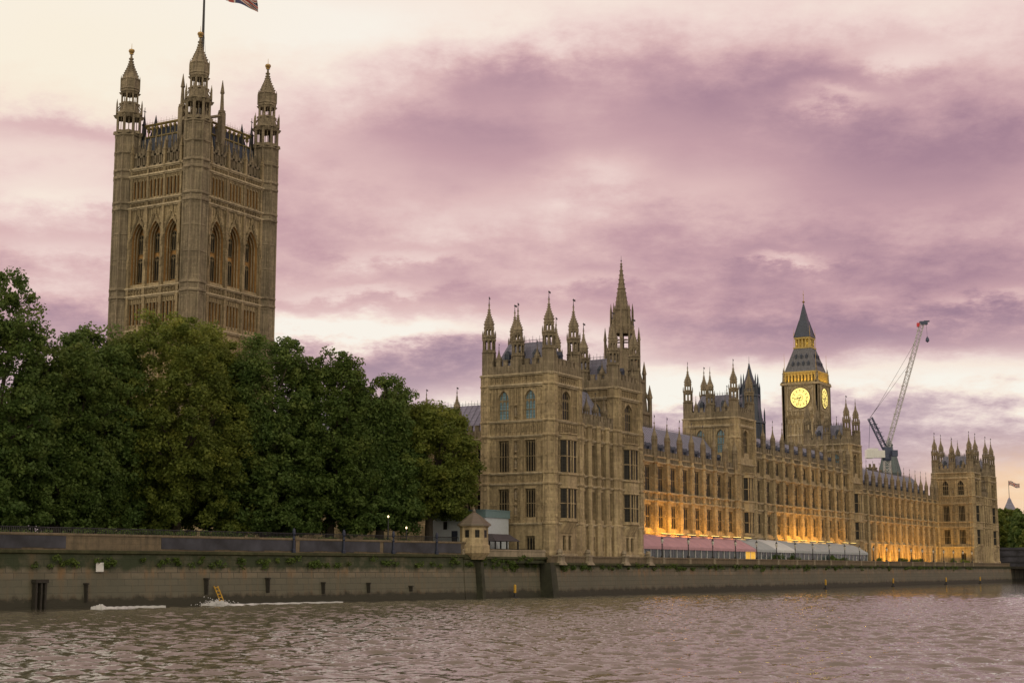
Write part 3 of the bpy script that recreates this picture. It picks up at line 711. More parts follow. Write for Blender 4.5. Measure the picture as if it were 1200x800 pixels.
# ------------------------------------------------------------------ long river range in three sections
def bay_range(name, u0, u1, nb, label, storeys, zb=4.2, v=10.0, arcade=False, see=0):
    t = thing(name, (u0, v, zb), label, 'palace range'); E = Frame(u0, v, 'E'); L = u1-u0; bw = L/nb
    top = 25.0 if storeys == 3 else 21.1
    wl = MB(); pn = MB(); st = MB(); pr_ = MB(); ops = []
    for i in range(nb):
        c = (i+.5)*bw
        ops += [(c-1.3, c+1.3, *F1), (c-1.3, c+1.3, *F2), (c-1.3, c+1.3, 4.6, 8.4, 1.0)]
        if storeys == 3: ops.append((c-1.3, c+1.3, 22.0, 24.6))
    face(wl, E, L, zb, top, ops, .55); wl.poly([(u0, v+12, zb), (u1, v+12, zb), (u1, v+12, top), (u0, v+12, top)])
    for x in (u0, u1): wl.poly([(x, v, zb), (x, v+12, zb), (x, v+12, top), (x, v, top)])
    wl.build('wall', M['stone'], t)
    for i in range(nb):
        c = (i+.5)*bw
        if i < see: pass
        else:
            window(t, E, c-1.3, c+1.3, *F1, 3, 1, dep=.16); window(t, E, c-1.3, c+1.3, *F2, 3, 1, dep=.16)
            if storeys == 3: window(t, E, c-1.3, c+1.3, 22.0, 24.6, 3, 0, dep=.16)
            window(t, E, c-1.3, c+1.3, 4.6, 8.4, 3, 1, 1.0)
        a, b = i*bw+.5, (i+1)*bw-.5
        for z_a, z_b in ((10.0, 14.5), (16.2, 20.9)):
            for p, q in ((a, c-1.4), (c+1.4, b)): ribs(pn, E, p, q, z_a, (z_a+z_b)/2, 2); ribs(pn, E, p, q, (z_a+z_b)/2+.15, z_b, 2)
        if storeys == 3: ribs(pn, E, a, c-1.4, 21.6, 24.8, 2); ribs(pn, E, c+1.4, b, 21.6, 24.8, 2)
        band(pn, E, a, b, 14.85, 16.0, .55, .12)
        # carved shields in the middle of each frieze
        x, y = E(c, -.1); pn.prism(x, y, [(14.9, .3), (15.9, .3)], 8)
    for z in (9.4, 14.7, 16.1, 21.1)+((25.0,) if storeys == 3 else ()): strg(st, E, 0, L, z, .3, .32)
    strg(st, E, 0, L, top+1.0, .25, .25)
    for i in range(nb): parapet(pr_, E, i*bw+.3, (i+1)*bw-.3, top+.1, 1.9)
    pn.build('panelling', M['carved'], t); st.build('string_course', M['moulding'], t); pr_.build('parapet', M['stone2'], t)
    for i in range(nb+1):
        s = min(max(i*bw, .3), L-.3); x, y = E(s, -.22)
        bt = MB(); bt.prism(x, y, [(zb, .62), (9.2, .62), (9.6, .47), (15.3, .47), (15.6, .43), (top+1.0, .42)])
        bt.fbox(E, s-.34, s+.34, .1, -.2, zb, top)
        for z in (9.4, 14.7, 16.1, 21.1, 25.0):
            if z < top+.5: bt.prism(x, y, [(z-.18, .44), (z, .60), (z+.2, .60), (z+.34, .44)])
        for z in (10.6, 12.2, 17.0, 18.8, 22.5):
            if z < top-1: bt.prism(x, y, [(z, .52), (z+.3, .52)]); bt.prism(x, y-.4, [(z+.5, .1), (z+.7, .2), (z+1.4, .17), (z+1.6, .06)], 6)
        bt.build('buttress', M['stone'], t)
        pm, fm = TUR['pin']; pi_ = link('pinnacle', pm, t, rel(t, (x, y, top+.9))); pi_.scale = (.95, .95, 1.22); link('finial', fm, pi_)
    r = MB(); e = top+.6; rz = 28.2 if storeys == 2 else 30.3
    r.frust((u0-.2, u1+.2, v+1.4, v+11.6), e, (u0-.2, u1+.2, v+6.2, v+6.8), rz)
    for fx in np.arange(u0+.5, u1, .9): r.tube((fx, v+1.38, e), (fx, v+6.18, rz), .07, .07, 4)
    ro = r.build('roof', M['slate'], t)
    c = MB(); cresting(c, (u0, v+6.5), (u1, v+6.5), rz, .8, .45); c.build('cresting', M['iron'], ro)
    d = MB()
    for i in range(nb):
        x = u0+(i+.5)*bw; z = e+1.6
        for dx in (-.9, .9): d.box(x+dx-.4, x+dx+.4, v+2.2, v+4.0, z, z+.9); d.frust((x+dx-.48, x+dx+.48, v+2.1, v+4.4), z+.9, (x+dx-.03, x+dx+.03, v+2.15, v+4.4), z+1.5)
    d.build('dormers', M['slate_dark'], ro)['kind'] = 'stuff'
    return t
south_range = bay_range('palace_range', 28.4, 91.6, 12, 'gothic river range of tall windows behind the pink marquee', 2, see=0)
mid_range = bay_range('palace_range', 101.2, 162.2, 11, 'taller middle river range between the two central towers', 3)
north_range = bay_range('palace_range', 170.6, 241.7, 13, 'floodlit river range between second central tower and far wing', 2)
def mid_tower(name, u0, u1, label):
    t = thing(name, (u0, 9.4, 4.2), label, 'gothic tower'); pavilion(t, u0, u1, 9.4, 20.2, 4.2, zs=2.4, low=False, key='big'); return t
mid_tower('river_tower', 91.6, 101.2, 'square turreted river tower at the near end of the middle range')
mid_tower('river_tower', 162.2, 170.8, 'square turreted river tower just right of the clock tower')

# ------------------------------------------------------------------ south front between near wing and the big tower
def south_front():
    u = 2.0; v0, v1 = 10.8, 92.0; t = thing('palace_range', (u, v0, 5.6), 'garden front with slate roof half hidden behind the trees', 'palace range')
    L = v1-v0; Sf = Frame(u, v1, 'S'); wl = MB(); pn = MB(); st = MB(); pr_ = MB(); nb = 16; bw = L/nb; ops = []
    for i in range(nb):
        c = (i+.5)*bw
        for q in (c-1.05, c+1.05): ops += [(q-.62, q+.62, *F1), (q-.62, q+.62, *F2)]
    face(wl, Sf, L, 5.6, 21.1, ops, .5); wl.poly([(u+12, v0, 5.6), (u+12, v1, 5.6), (u+12, v1, 21.1), (u+12, v0, 21.1)]); wl.build('wall', M['stone'], t)
    for i in range(nb):
        c = (i+.5)*bw; a, b = i*bw+.5, (i+1)*bw-.5
        for q in (c-1.05, c+1.05):
            for f in (F1, F2): window(t, Sf, q-.62, q+.62, *f, 2, 1)
        for z_a, z_b in ((9.8, 14.5), (16.2, 20.9)): ribs(pn, Sf, a, c-1.75, z_a, z_b, 1); ribs(pn, Sf, c+1.75, b, z_a, z_b, 1); ribs(pn, Sf, c-.35, c+.35, z_a, z_b, 1)
        band(pn, Sf, a, b, 14.85, 16.0)
        parapet(pr_, Sf, i*bw+.3, (i+1)*bw-.3, 21.2, 1.8)
    for i in range(nb+1):
        s = min(max(i*bw, .3), L-.3); x, y = Sf(s, -.3); bt = MB(); bt.prism(x, y, [(5.6, .7), (9.3, .7), (9.6, .52), (21.4, .52)]); 
        for z in LEV[:4]: bt.prism(x, y, [(z-.15, .5), (z, .66), (z+.2, .66), (z+.3, .5)])
        bt.build('buttress', M['stone'], t); 
        if i < nb: turret(t, x, y, 21.3, 'mid' if i > nb-3 else 'small', .82)
    for z in (9.4, 14.7, 16.1, 21.1): strg(st, Sf, 0, L, z)
    pn.build('panelling', M['carved'], t); st.build('string_course', M['moulding'], t); pr_.build('parapet', M['stone2'], t)
    r = MB(); r.frust((u+1, u+11, v0, v1), 21.6, (u+5.4, u+6.6, v0, v1), 26.6)
    for fy in np.arange(v0+.5, v0+40, .9): r.tube((u+.98, fy, 21.6), (u+5.38, fy, 26.6), .07, .07, 4)
    ro = r.build('roof', M['slate'], t); c = MB(); cresting(c, (u+6, v0), (u+6, v0+40), 26.6, .8, .5); c.build('cresting', M['iron'], ro)
south_front()

# ------------------------------------------------------------------ the great square tower
def great_tower():
    KU, KV = 34.4, 94.4; A, B = 20.4, 17.7          # axes of the corner turrets
    t = thing('gothic_tower', (KU+A/2, KV+B/2, 5.6), 'huge square stone tower with four crowned turrets and a flagpole, behind the trees', 'gothic tower')
    wl = MB(); pn = MB(); st = MB(); R = 2.45
    E = Frame(KU, KV-1.0, 'E'); Sf = Frame(KU-1.0, KV+B, 'S'); Wf = Frame(KU+A, KV+B+1, 'W'); Nf = Frame(KU+A+1, KV, 'N')
    Z0 = 5.6; ZT = 79.6
    for fr, L, vis in ((E, A, 1), (Sf, B, 1), (Wf, A, 0), (Nf, B, 0)):
        m0 = R+.15; Lf = L-2*m0; n = 3; bw = Lf/n; ops = []
        for i in range(n):
            c = m0+(i+.5)*bw
            HW = min(1.95, bw/2-.42); ops.append((c-HW, c+HW, 57.0, 69.0, 3.6))
            for z0, z1, k in ((49.2, 53.4, 4), (73.8, 77.3, 4)):
                for j in range(k):
                    q = c+(j-1.5)*.92; ops.append((q-.29, q+.29, z0, z1, .4))
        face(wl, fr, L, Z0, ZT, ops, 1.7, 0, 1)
        pn = MB(); st = MB(); pr_ = MB()
        # inner wall of the deep window recesses and of the little openings
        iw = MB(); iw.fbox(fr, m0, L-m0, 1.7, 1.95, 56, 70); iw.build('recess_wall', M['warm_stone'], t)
        for z0, z1 in ((49.2, 53.4), (73.8, 77.3)):
            dk = MB(); dk.fbox(fr, m0, L-m0, .3, .35, z0-.1, z1+.1); dk.build('window', M['glass'], t)
        for i in range(n):
            c = m0+(i+.5)*bw
            for q in (c-.75, c+.75): window(t, fr, q-.6, q+.6, 57.6, 62.4, 2, 0, .6, dep=1.5) if vis else None
            for q in (c-.75, c+.75): window(t, fr, q-.6, q+.6, 63.2, 67.0, 2, 0, .8, dep=1.5) if vis else None
            # stepped arch orders inside the recess
            for k, d in ((HW-.15, .55), (HW-.32, 1.1)):
                P = [(c-k+x, z) for x, z in arch_pts(2*k, 69.0-(HW-k), 3.3)]
                P = [(c-k, 57.0)]+P+[(c+k, 57.0)]
                for p, q in zip(P, P[1:]): pn.tube(fr.p(p[0], d, p[1]), fr.p(q[0], d, q[1]), .16, .16, 4)
            # ogee hood over the arch, with crockets and a tall finial
            H = [(c-1.8, 66.0), (c-1.6, 67.3), (c-1.0, 68.7), (c-.45, 69.6), (c-.18, 70.6), (c, 72.2)]
            for sgn in (1, -1):
                Q = [(c+sgn*(p[0]-c), p[1]) for p in H]
                for p, q in zip(Q, Q[1:]):
                    pn.tube(fr.p(p[0], -.25, p[1]), fr.p(q[0], -.25, q[1]), .2, .2, 4)
                    x, y, z = fr.p((p[0]+q[0])/2+sgn*-.0, -.3, (p[1]+q[1])/2+.25); pn.box(x-.16, x+.16, y-.16, y+.16, z-.14, z+.2)
            ribs(pn, fr, c-bw/2+.1, c+bw/2-.1, 69.9, 71.6, 7, .12, .13)
            ribs(pn, fr, c-2.0, c+2.0, 53.5, 54.3, 8, .12, .13); ribs(pn, fr, c-1.84, c+1.84, 73.3, 77.7, 4, .16, .18)
            ribs(pn, fr, c-1.84, c+1.84, 48.8, 53.4, 4, .16, .18); ribs(pn, fr, c-2.0, c+2.0, 24, 46, 6, .16, .16)
            for s_ in (-1, 1): pn.fbox(fr, c+s_*(HW+.1)-.08, c+s_*(HW+.1)+.08, .05, -.18, 57, 66)
        for i in range(n+1):   # slim buttresses between the bays
            s = m0+i*bw; s = min(max(s, m0), L-m0)
            pn.fbox(fr, s-.32, s+.32, .1, -.5, Z0, 71.8); pn.fbox(fr, s-.25, s+.25, .1, -.35, 71.8, ZT)
            for z in (60, 64): pn.fbox(fr, s-.2, s+.2, .1, -.68, z, z+1.7)
            x, y = fr(s, -.3); pn.prism(x, y, [(ZT, .4), (82.6, .36), (82.8, .5), (83.0, .36), (85.0, .04)], 4)
        for z, h in ((47.9, .5), (54.5, .5), (56.1, .4), (71.8, .5), (73.1, .4), (78.1, .5), (79.5, .5)): strg(st, fr, 1.5, L-1.5, z, h, .55)
        for z0, z1 in ((54.9, 55.9), (72.3, 73.0), (78.6, 79.3)): band(pn, fr, m0, L-m0, z0, z1, .75, .28)
        # attic: little windowed gables with pierced parapet between
        for i in range(n):
            c = m0+(i+.5)*bw
            for k in range(3):
                q = c+(k-1)*1.45; pr_.fbox(fr, q-.62, q-.42, .4, -.05, 79.9, 82.3); pr_.fbox(fr, q+.42, q+.62, .4, -.05, 79.9, 82.3); pr_.fbox(fr, q-.62, q+.62, .4, -.05, 81.9, 82.3); pr_.fbox(fr, q-.62, q+.62, .4, -.05, 79.9, 80.3); pr_.fbox(fr, q-.06, q+.06, .35, .0, 80.3, 81.9)
                for qq in (q-.72, q+.72):
                    x, y = fr(qq, .1); pr_.prism(x, y, [(82.2, .2), (84.2, .17), (84.35, .28), (84.5, .2), (86.4 if k == 1 else 85.6, .03)], 4)
                if k == 1:
                    a, b = fr(q-.75, .15), fr(q+.75, .15); x, y = fr(q, .15)
                    pr_.poly([(*a, 82.3), (*b, 82.3), (x, y, 84.1)]); a2, b2 = fr(q-.75, .4), fr(q+.75, .4); x2, y2 = fr(q, .4); pr_.poly([(*b2, 82.3), (*a2, 82.3), (x2, y2, 84.1)])
                    pr_.tube((*a, 82.3), (x, y, 84.1), .12, .12, 4); pr_.tube((*b, 82.3), (x, y, 84.1), .12, .12, 4); pr_.tube((x, y, 84), (x, y, 85.3), .1, .04, 4)
            merlons(pr_, fr, c-bw/2+.3, c+bw/2-.3, 82.3, .5, .4, .35, .3)
        wl.fbox(fr, 1.5, L-1.5, .8, 1.2, 79.5, 82.4)
        pn.build('panelling', M['carved'], t); st.build('string_course', M['moulding'], t); pr_.build('parapet', M['stone2'], t)
    wl.poly([(KU-.9, KV-.9, 79.4), (KU+A+.9, KV-.9, 79.4), (KU+A+.9, KV+B+.9, 79.4), (KU-.9, KV+B+.9, 79.4)])
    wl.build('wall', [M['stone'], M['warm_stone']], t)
    # corner turrets
    def crown(x, y, zo):
        mb = MB(); mb.prism(x, y, [(Z0, R*1.06), (47.6, R*1.06), (47.8, R), (87.0+zo, R)])
        for i in range(8):
            a = pi/8+i*pi/4; mb.prism(x+R*cos(a), y+R*sin(a), [(Z0, .22), (87+zo, .22)], 4, a)
            b = a+pi/8; k = R*cos(pi/8); dx, dy = -sin(b), cos(b)
            for z0, z1 in ((24, 35), (36, 47), (48.6, 54), (57, 62), (62.6, 67), (67.6, 71.4), (73.8, 77.8), (80, 83.0), (83.6, 86.6)):
                for s_ in (-.5, 0, .5): mb.prism(x+k*cos(b)+dx*s_, y+k*sin(b)+dy*s_, [(z0, .09), (z1, .09)], 4, b)
                mb.tube((x+k*cos(b)-dx*.9, y+k*sin(b)-dy*.9, z1), (x+k*cos(b)+dx*.9, y+k*sin(b)+dy*.9, z1), .12, .12, 4)
        for z, h in ((47.9, .8), (54.5, .7), (56.1, .6), (71.8, .7), (73.1, .6), (78.1, .7), (79.5, .7), (83.2, .4), (86.8+zo, .5)):
            mb.prism(x, y, [(z-.2, R*1.0), (z, R*1.12), (z+h*.5, R*1.12), (z+h*.8, R)])
        z = 87.2+zo; r = R
        def stage(z, h, r, heads):
            for i in range(8):
                a = pi/8+i*pi/4; mb.prism(x+r*.92*cos(a), y+r*.92*sin(a), [(z, .115*r), (z+h, .115*r)], 4, a)
                b = a+pi/8; k = r*.85
                mb.prism(x+k*cos(b), y+k*sin(b), [(z+h*.84, .22*r), (z+h, .38*r)], 4, b)
                mb.prism(x+k*cos(b), y+k*sin(b), [(z, .34*r), (z+h*.16, .3*r)], 4, b)
                mb.prism(x+k*cos(b), y+k*sin(b), [(z, .03*r), (z+h*.9, .03*r)], 4, b)
            mb.prism(x, y, [(z+h, r*.98), (z+h+.12, r*1.12), (z+h+.45, r*1.12), (z+h+.5, r*.94)])
        stage(z, 3.9, r, 1); z += 4.4
        for i in range(8):   # pinnacles and flying props round the gallery
            a = pi/8+i*pi/4; px_, py_ = x+r*1.04*cos(a), y+r*1.04*sin(a)
            mb.prism(px_, py_, [(z-.4, .2), (z+1.6, .17), (z+2.6, .02)], 4, a)
            mb.tube((px_, py_, z+.5), (x+r*.62*cos(a), y+r*.62*sin(a), z+1.9), .1, .1, 4)
        mb.prism(x, y, [(z, r*.86), (z+1.7, r*.72)]); z += 1.7; r2 = r*.70
        stage(z, 2.5, r2, 1); z += 2.9
        mb.prism(x, y, [(z, r2*1.02), (z+.2, r2*1.18), (z+.6, r2*1.1), (z+2.0, r2*1.1), (z+2.2, r2*1.2), (z+2.5, r2*.98), (z+3.3, r2*.80), (z+4.2, r2*.56), (z+5.0, r2*.36), (z+5.8, r2*.22), (z+6.8, r2*.15), (z+7.6, r2*.11)])
        for i in range(8):
            a = pi/8+i*pi/4
            mb.prism(x+r2*1.12*cos(a), y+r2*1.12*sin(a), [(z+.2, .13), (z+2.2, .13), (z+2.9, .02)], 4, a)
            for zz, rr in ((3.0, .9), (3.5, .76), (4.0, .64), (4.5, .5), (5.0, .38), (5.5, .3), (6.0, .23), (6.6, .2)):
                kx, ky = x+rr*r2*cos(a), y+rr*r2*sin(a); mb.box(kx-.1, kx+.1, ky-.1, ky+.1, z+zz-.1, z+zz+.14)
        o = mb.build('turret', M['stone2'], t)
        f = MB(); q = z+7.5
        f.prism(x, y, [(q, .1), (q+.1, .42), (q+.22, .42), (q+.3, .2), (q+.45, .5), (q+.75, .62), (q+1.05, .5), (q+1.2, .12), (q+1.25, .05), (q+2.3, .03)], 10); f.build('crown', M['gold'], o)
    for x, y, zo in ((KU, KV, .3), (KU+A, KV, 0), (KU, KV+B, 0), (KU+A, KV+B, 0)): crown(x, y, zo)
    # iron roof with a railed upper platform
    x0, x1, y0, y1 = KU+.6, KU+A-.6, KV+.6, KV+B-.6
    mb = MB(); mb.frust((x0, x1, y0, y1), 80.5, (x0+1.0, x1-1.0, y0+1.0, y1-1.0), 86.4); mb.frust((x0+2.2, x1-2.2, y0+1.8, y1-1.8), 86.2, (x0+2.8, x1-2.8, y0+2.4, y1-2.4), 89.0)
    for fx in np.linspace(x0+.8, x1-.8, 15): mb.tube((fx, y0-.04, 80.5), (fx, y0+.96, 86.4), .09, .09, 4)
    for fy in np.linspace(y0+.8, y1-.8, 13): mb.tube((x0-.04, fy, 80.5), (x0+.96, fy, 86.4), .09, .09, 4)
    ro = mb.build('roof', M['slate_dark'], t)
    g = MB(); a, b, c, d = x0+1.6, x1-1.6, y0+1.4, y1-1.4
    for p, q in (((a, c), (b, c)), ((a, c), (a, d)), ((a, d), (b, d)), ((b, c), (b, d))):
        p_, q_ = np.array(p), np.array(q)
        for k in range(13):
            e = p_+(q_-p_)*k/12; g.tube((*e, 86.6), (*e, 89.2), .13, .13, 4); g.prism(e[0], e[1], [(88.2, .12), (88.6, .42), (89.0, .2)], 4)
        g.tube((*p_, 89.3), (*q_, 89.3), .3, .3, 4); g.tube((*p_, 86.8), (*q_, 86.8), .3, .3, 4); cresting(g, p, q, 89.4, 1.2, .7)
    g.build('gilded_railing', M['railing_gold'], ro)
    cr = MB()
    for p, q in (((x0+1.2, y0+1.2), (x1-1.2, y0+1.2)), ((x0+1.2, y0+1.2), (x0+1.2, y1-1.2)), ((x1-1.2, y0+1.2), (x1-1.2, y1-1.2))): cresting(cr, p, q, 86.4, .8, .6)
    for x, y in ((a, c), (b, c), (a, d), (b, d)):
        cr.prism(x, y, [(86, .5), (89.4, .4), (89.6, .55), (89.9, .3), (91.5, .1), (93.2, .05)], 4); cr.box(x-.35, x+.35, y-.05, y+.05, 92.3, 92.45)
    for x, y in ((a+3, c), (b-3, c), (a, c+3), (a, d-3)): cr.prism(x, y, [(86, .3), (89.2, .25), (89.5, .35), (91.2, .04)], 4)
    cr.build('cresting', M['iron'], ro)
    # stone props with spirelets either side of the front turret
    for x, y in ((KU+7.0, KV+.2), (KU+.2, KV+4.2)):
        pb = MB(); pb.box(x-.55, x+.55, y-.55, y+.55, 83, 91.0); pb.prism(x, y, [(91.0, .72), (91.4, .72), (91.6, .42), (94.8, .28), (95.0, .46), (95.3, .4), (97.6, .05)], 8)
        pb.tube((x, y, 90.5), ((x+KU)/2, (y+KV)/2, 89.2), .3, .3, 4); pb.tube(((x+KU)/2, (y+KV)/2, 89.2), (KU, KV, 92.4), .22, .22, 4); pb.build('spirelet', M['stone2'], t)
    p = MB(); fx, fy = 44.43, 102.72
    p.tube((fx, fy, 87), (fx, fy, 99), .38, .34, 10); p.tube((fx, fy, 99), (fx, fy, 124), .34, .16, 10); p.prism(fx, fy, [(124, .15), (124.2, .4), (124.6, .4), (124.8, .05)], 8)
    for k in (-1, 1):
        p.tube((fx+2.2*k*sin(AZ), fy-2.2*k*cos(AZ), 88), (fx, fy, 112), .035, .03, 4)
    p.build('flagpole', M['iron'], t)
great_tower()

def cloth(name, mats, nu, nv, fn, colour, parent=None, thick=0):
    me = bpy.data.meshes.new(name); V = [tuple(fn(i/nu, j/nv)) for j in range(nv+1) for i in range(nu+1)]
    Fc = [(j*(nu+1)+i, j*(nu+1)+i+1, (j+1)*(nu+1)+i+1, (j+1)*(nu+1)+i) for j in range(nv) for i in range(nu)]
    me.from_pydata(V, [], Fc)
    for m in mats: me.materials.append(m)
    me.polygons.foreach_set('material_index', [colour((i+.5)/nu, (j+.5)/nv) for j in range(nv) for i in range(nu)])
    me.polygons.foreach_set('use_smooth', [True]*len(me.polygons))
    o = link(name, me, parent); return o
M['f_blue'] = flat('flag blue cloth', (.04, .045, .11), .8, 0, .1); M['f_white'] = flat('flag white cloth', (.55, .5, .48), .8, 0, .1); M['f_red'] = flat('flag red cloth', (.33, .07, .07), .8, 0, .1)
def union(u, v):   # crosses of the flag, u along the fly 0..1 (length 2), v 0..1
    x, y = (u-.5)*2, v-.5
    if abs(y) < .10 or abs(x) < .10: return 2
    if abs(y) < .165 or abs(x) < .165: return 1
    d1 = abs(y-x*.5)/sqrt(1.25); d2 = abs(y+x*.5)/sqrt(1.25); d = min(d1, d2)
    return 2 if d < .04 else 1 if d < .10 else 0
rx, ry = sin(AZ), -cos(AZ)
def bigflag(u, v):
    L = 12.2; s = u*L
    x = s*(.92-.03*u); drop = 3.4*u+1.6*u*u
    hgt = 5.2*(1-.55*u**.8)
    z = 120.2-drop+(v-.5)*hgt+.35*sin(u*9+v*3)
    y = 1.1*sin(u*8.5+v*2.0)*u+.5*sin(u*17+v*5)*u
    return (44.43+rx*x+cos(AZ)*y, 102.72+ry*x+sin(AZ)*y, z)
tag(cloth('flag', [M['f_blue'], M['f_white'], M['f_red']], 72, 36, bigflag, union), 'large red, white and blue flag flying from the pole of the great tower', 'flag')

# ------------------------------------------------------------------ central octagonal spire
def spire_tower():
    cx, cy = 135.2, 53.9; t = thing('spire_tower', (cx, cy, 5.6), 'octagonal stone spire with pinnacles rising behind the near wing', 'gothic tower')
    mb = MB(); mb.prism(cx, cy, [(5.6, 6.2), (38, 6.2), (38.2, 6.6), (38.8, 6.6), (39, 5.7), (45.5, 5.1), (45.7, 5.4), (46.2, 5.4), (46.4, 4.6), (53.2, 3.0)])
    for i in range(8):
        a = pi/8+i*pi/4
        for r, z0, z1, w in ((6.2, 20, 42, .5), (5.0, 40, 47.5, .42), (3.9, 46, 55.5, .30)):
            x, y = cx+r*cos(a), cy+r*sin(a); mb.prism(x, y, [(z0, w), (z1, w), (z1+.2, w*1.35), (z1+.5, w*1.2), (z1+3.2, .03)], 4, a)
        mb.tube((cx+6.0*cos(a), cy+6.0*sin(a), 41.5), (cx+3.6*cos(a), cy+3.6*sin(a), 47.5), .3, .25, 4); mb.tube((cx+3.9*cos(a), cy+3.9*sin(a), 52), (cx+2.4*cos(a), cy+2.4*sin(a), 56), .2, .15, 4)
        # open lantern
        x, y = cx+2.45*cos(a), cy+2.45*sin(a); mb.prism(x, y, [(52.6, .36), (58.6, .34)], 4, a)
        b = a+pi/8; mb.prism(cx+2.25*cos(b), cy+2.25*sin(b), [(57.0, .6), (58.6, .75)], 4, b); mb.prism(cx+2.25*cos(b), cy+2.25*sin(b), [(52.6, .7), (53.6, .7)], 4, b); mb.prism(cx+2.25*cos(b), cy+2.25*sin(b), [(55.4, .68), (55.6, .68)], 4, b)
        mb.prism(cx+2.5*cos(a), cy+2.5*sin(a), [(58.6, .3), (62.6, .24), (64.3, .02)], 4, a)
        for k in range(10):   # crockets on the spire
            z = 63.6+k*1.05; r = 1.5*(1-k/10.8); mb.box(cx+r*cos(a)-.07, cx+r*cos(a)+.07, cy+r*sin(a)-.07, cy+r*sin(a)+.07, z-.06, z+.12)
        for k in (-1.2, 1.2):   # tracery of the lower drum
            q = 5.65; mb.prism(cx+q*cos(b)-k*sin(b), cy+q*sin(b)+k*cos(b), [(24, .16), (38, .16)], 4, b)
    mb.prism(cx, cy, [(58.4, 2.55), (58.7, 2.75), (59.2, 2.75), (59.3, 2.3), (62.4, 1.95), (62.6, 2.1), (62.9, 2.1), (63.0, 1.6), (67.6, .90), (67.7, 1.02), (67.9, 1.02), (68.0, .82), (73.4, .14), (73.5, .26), (73.8, .26), (73.9, .05)])
    mb.build('wall', M['stone_dark'], t)
    f = MB(); f.tube((cx, cy, 73.8), (cx, cy, 75.6), .06, .03, 5); f.prism(cx, cy, [(74.2, .05), (74.4, .2), (74.6, .05)], 6); f.build('finial', M['iron'], t)
spire_tower()

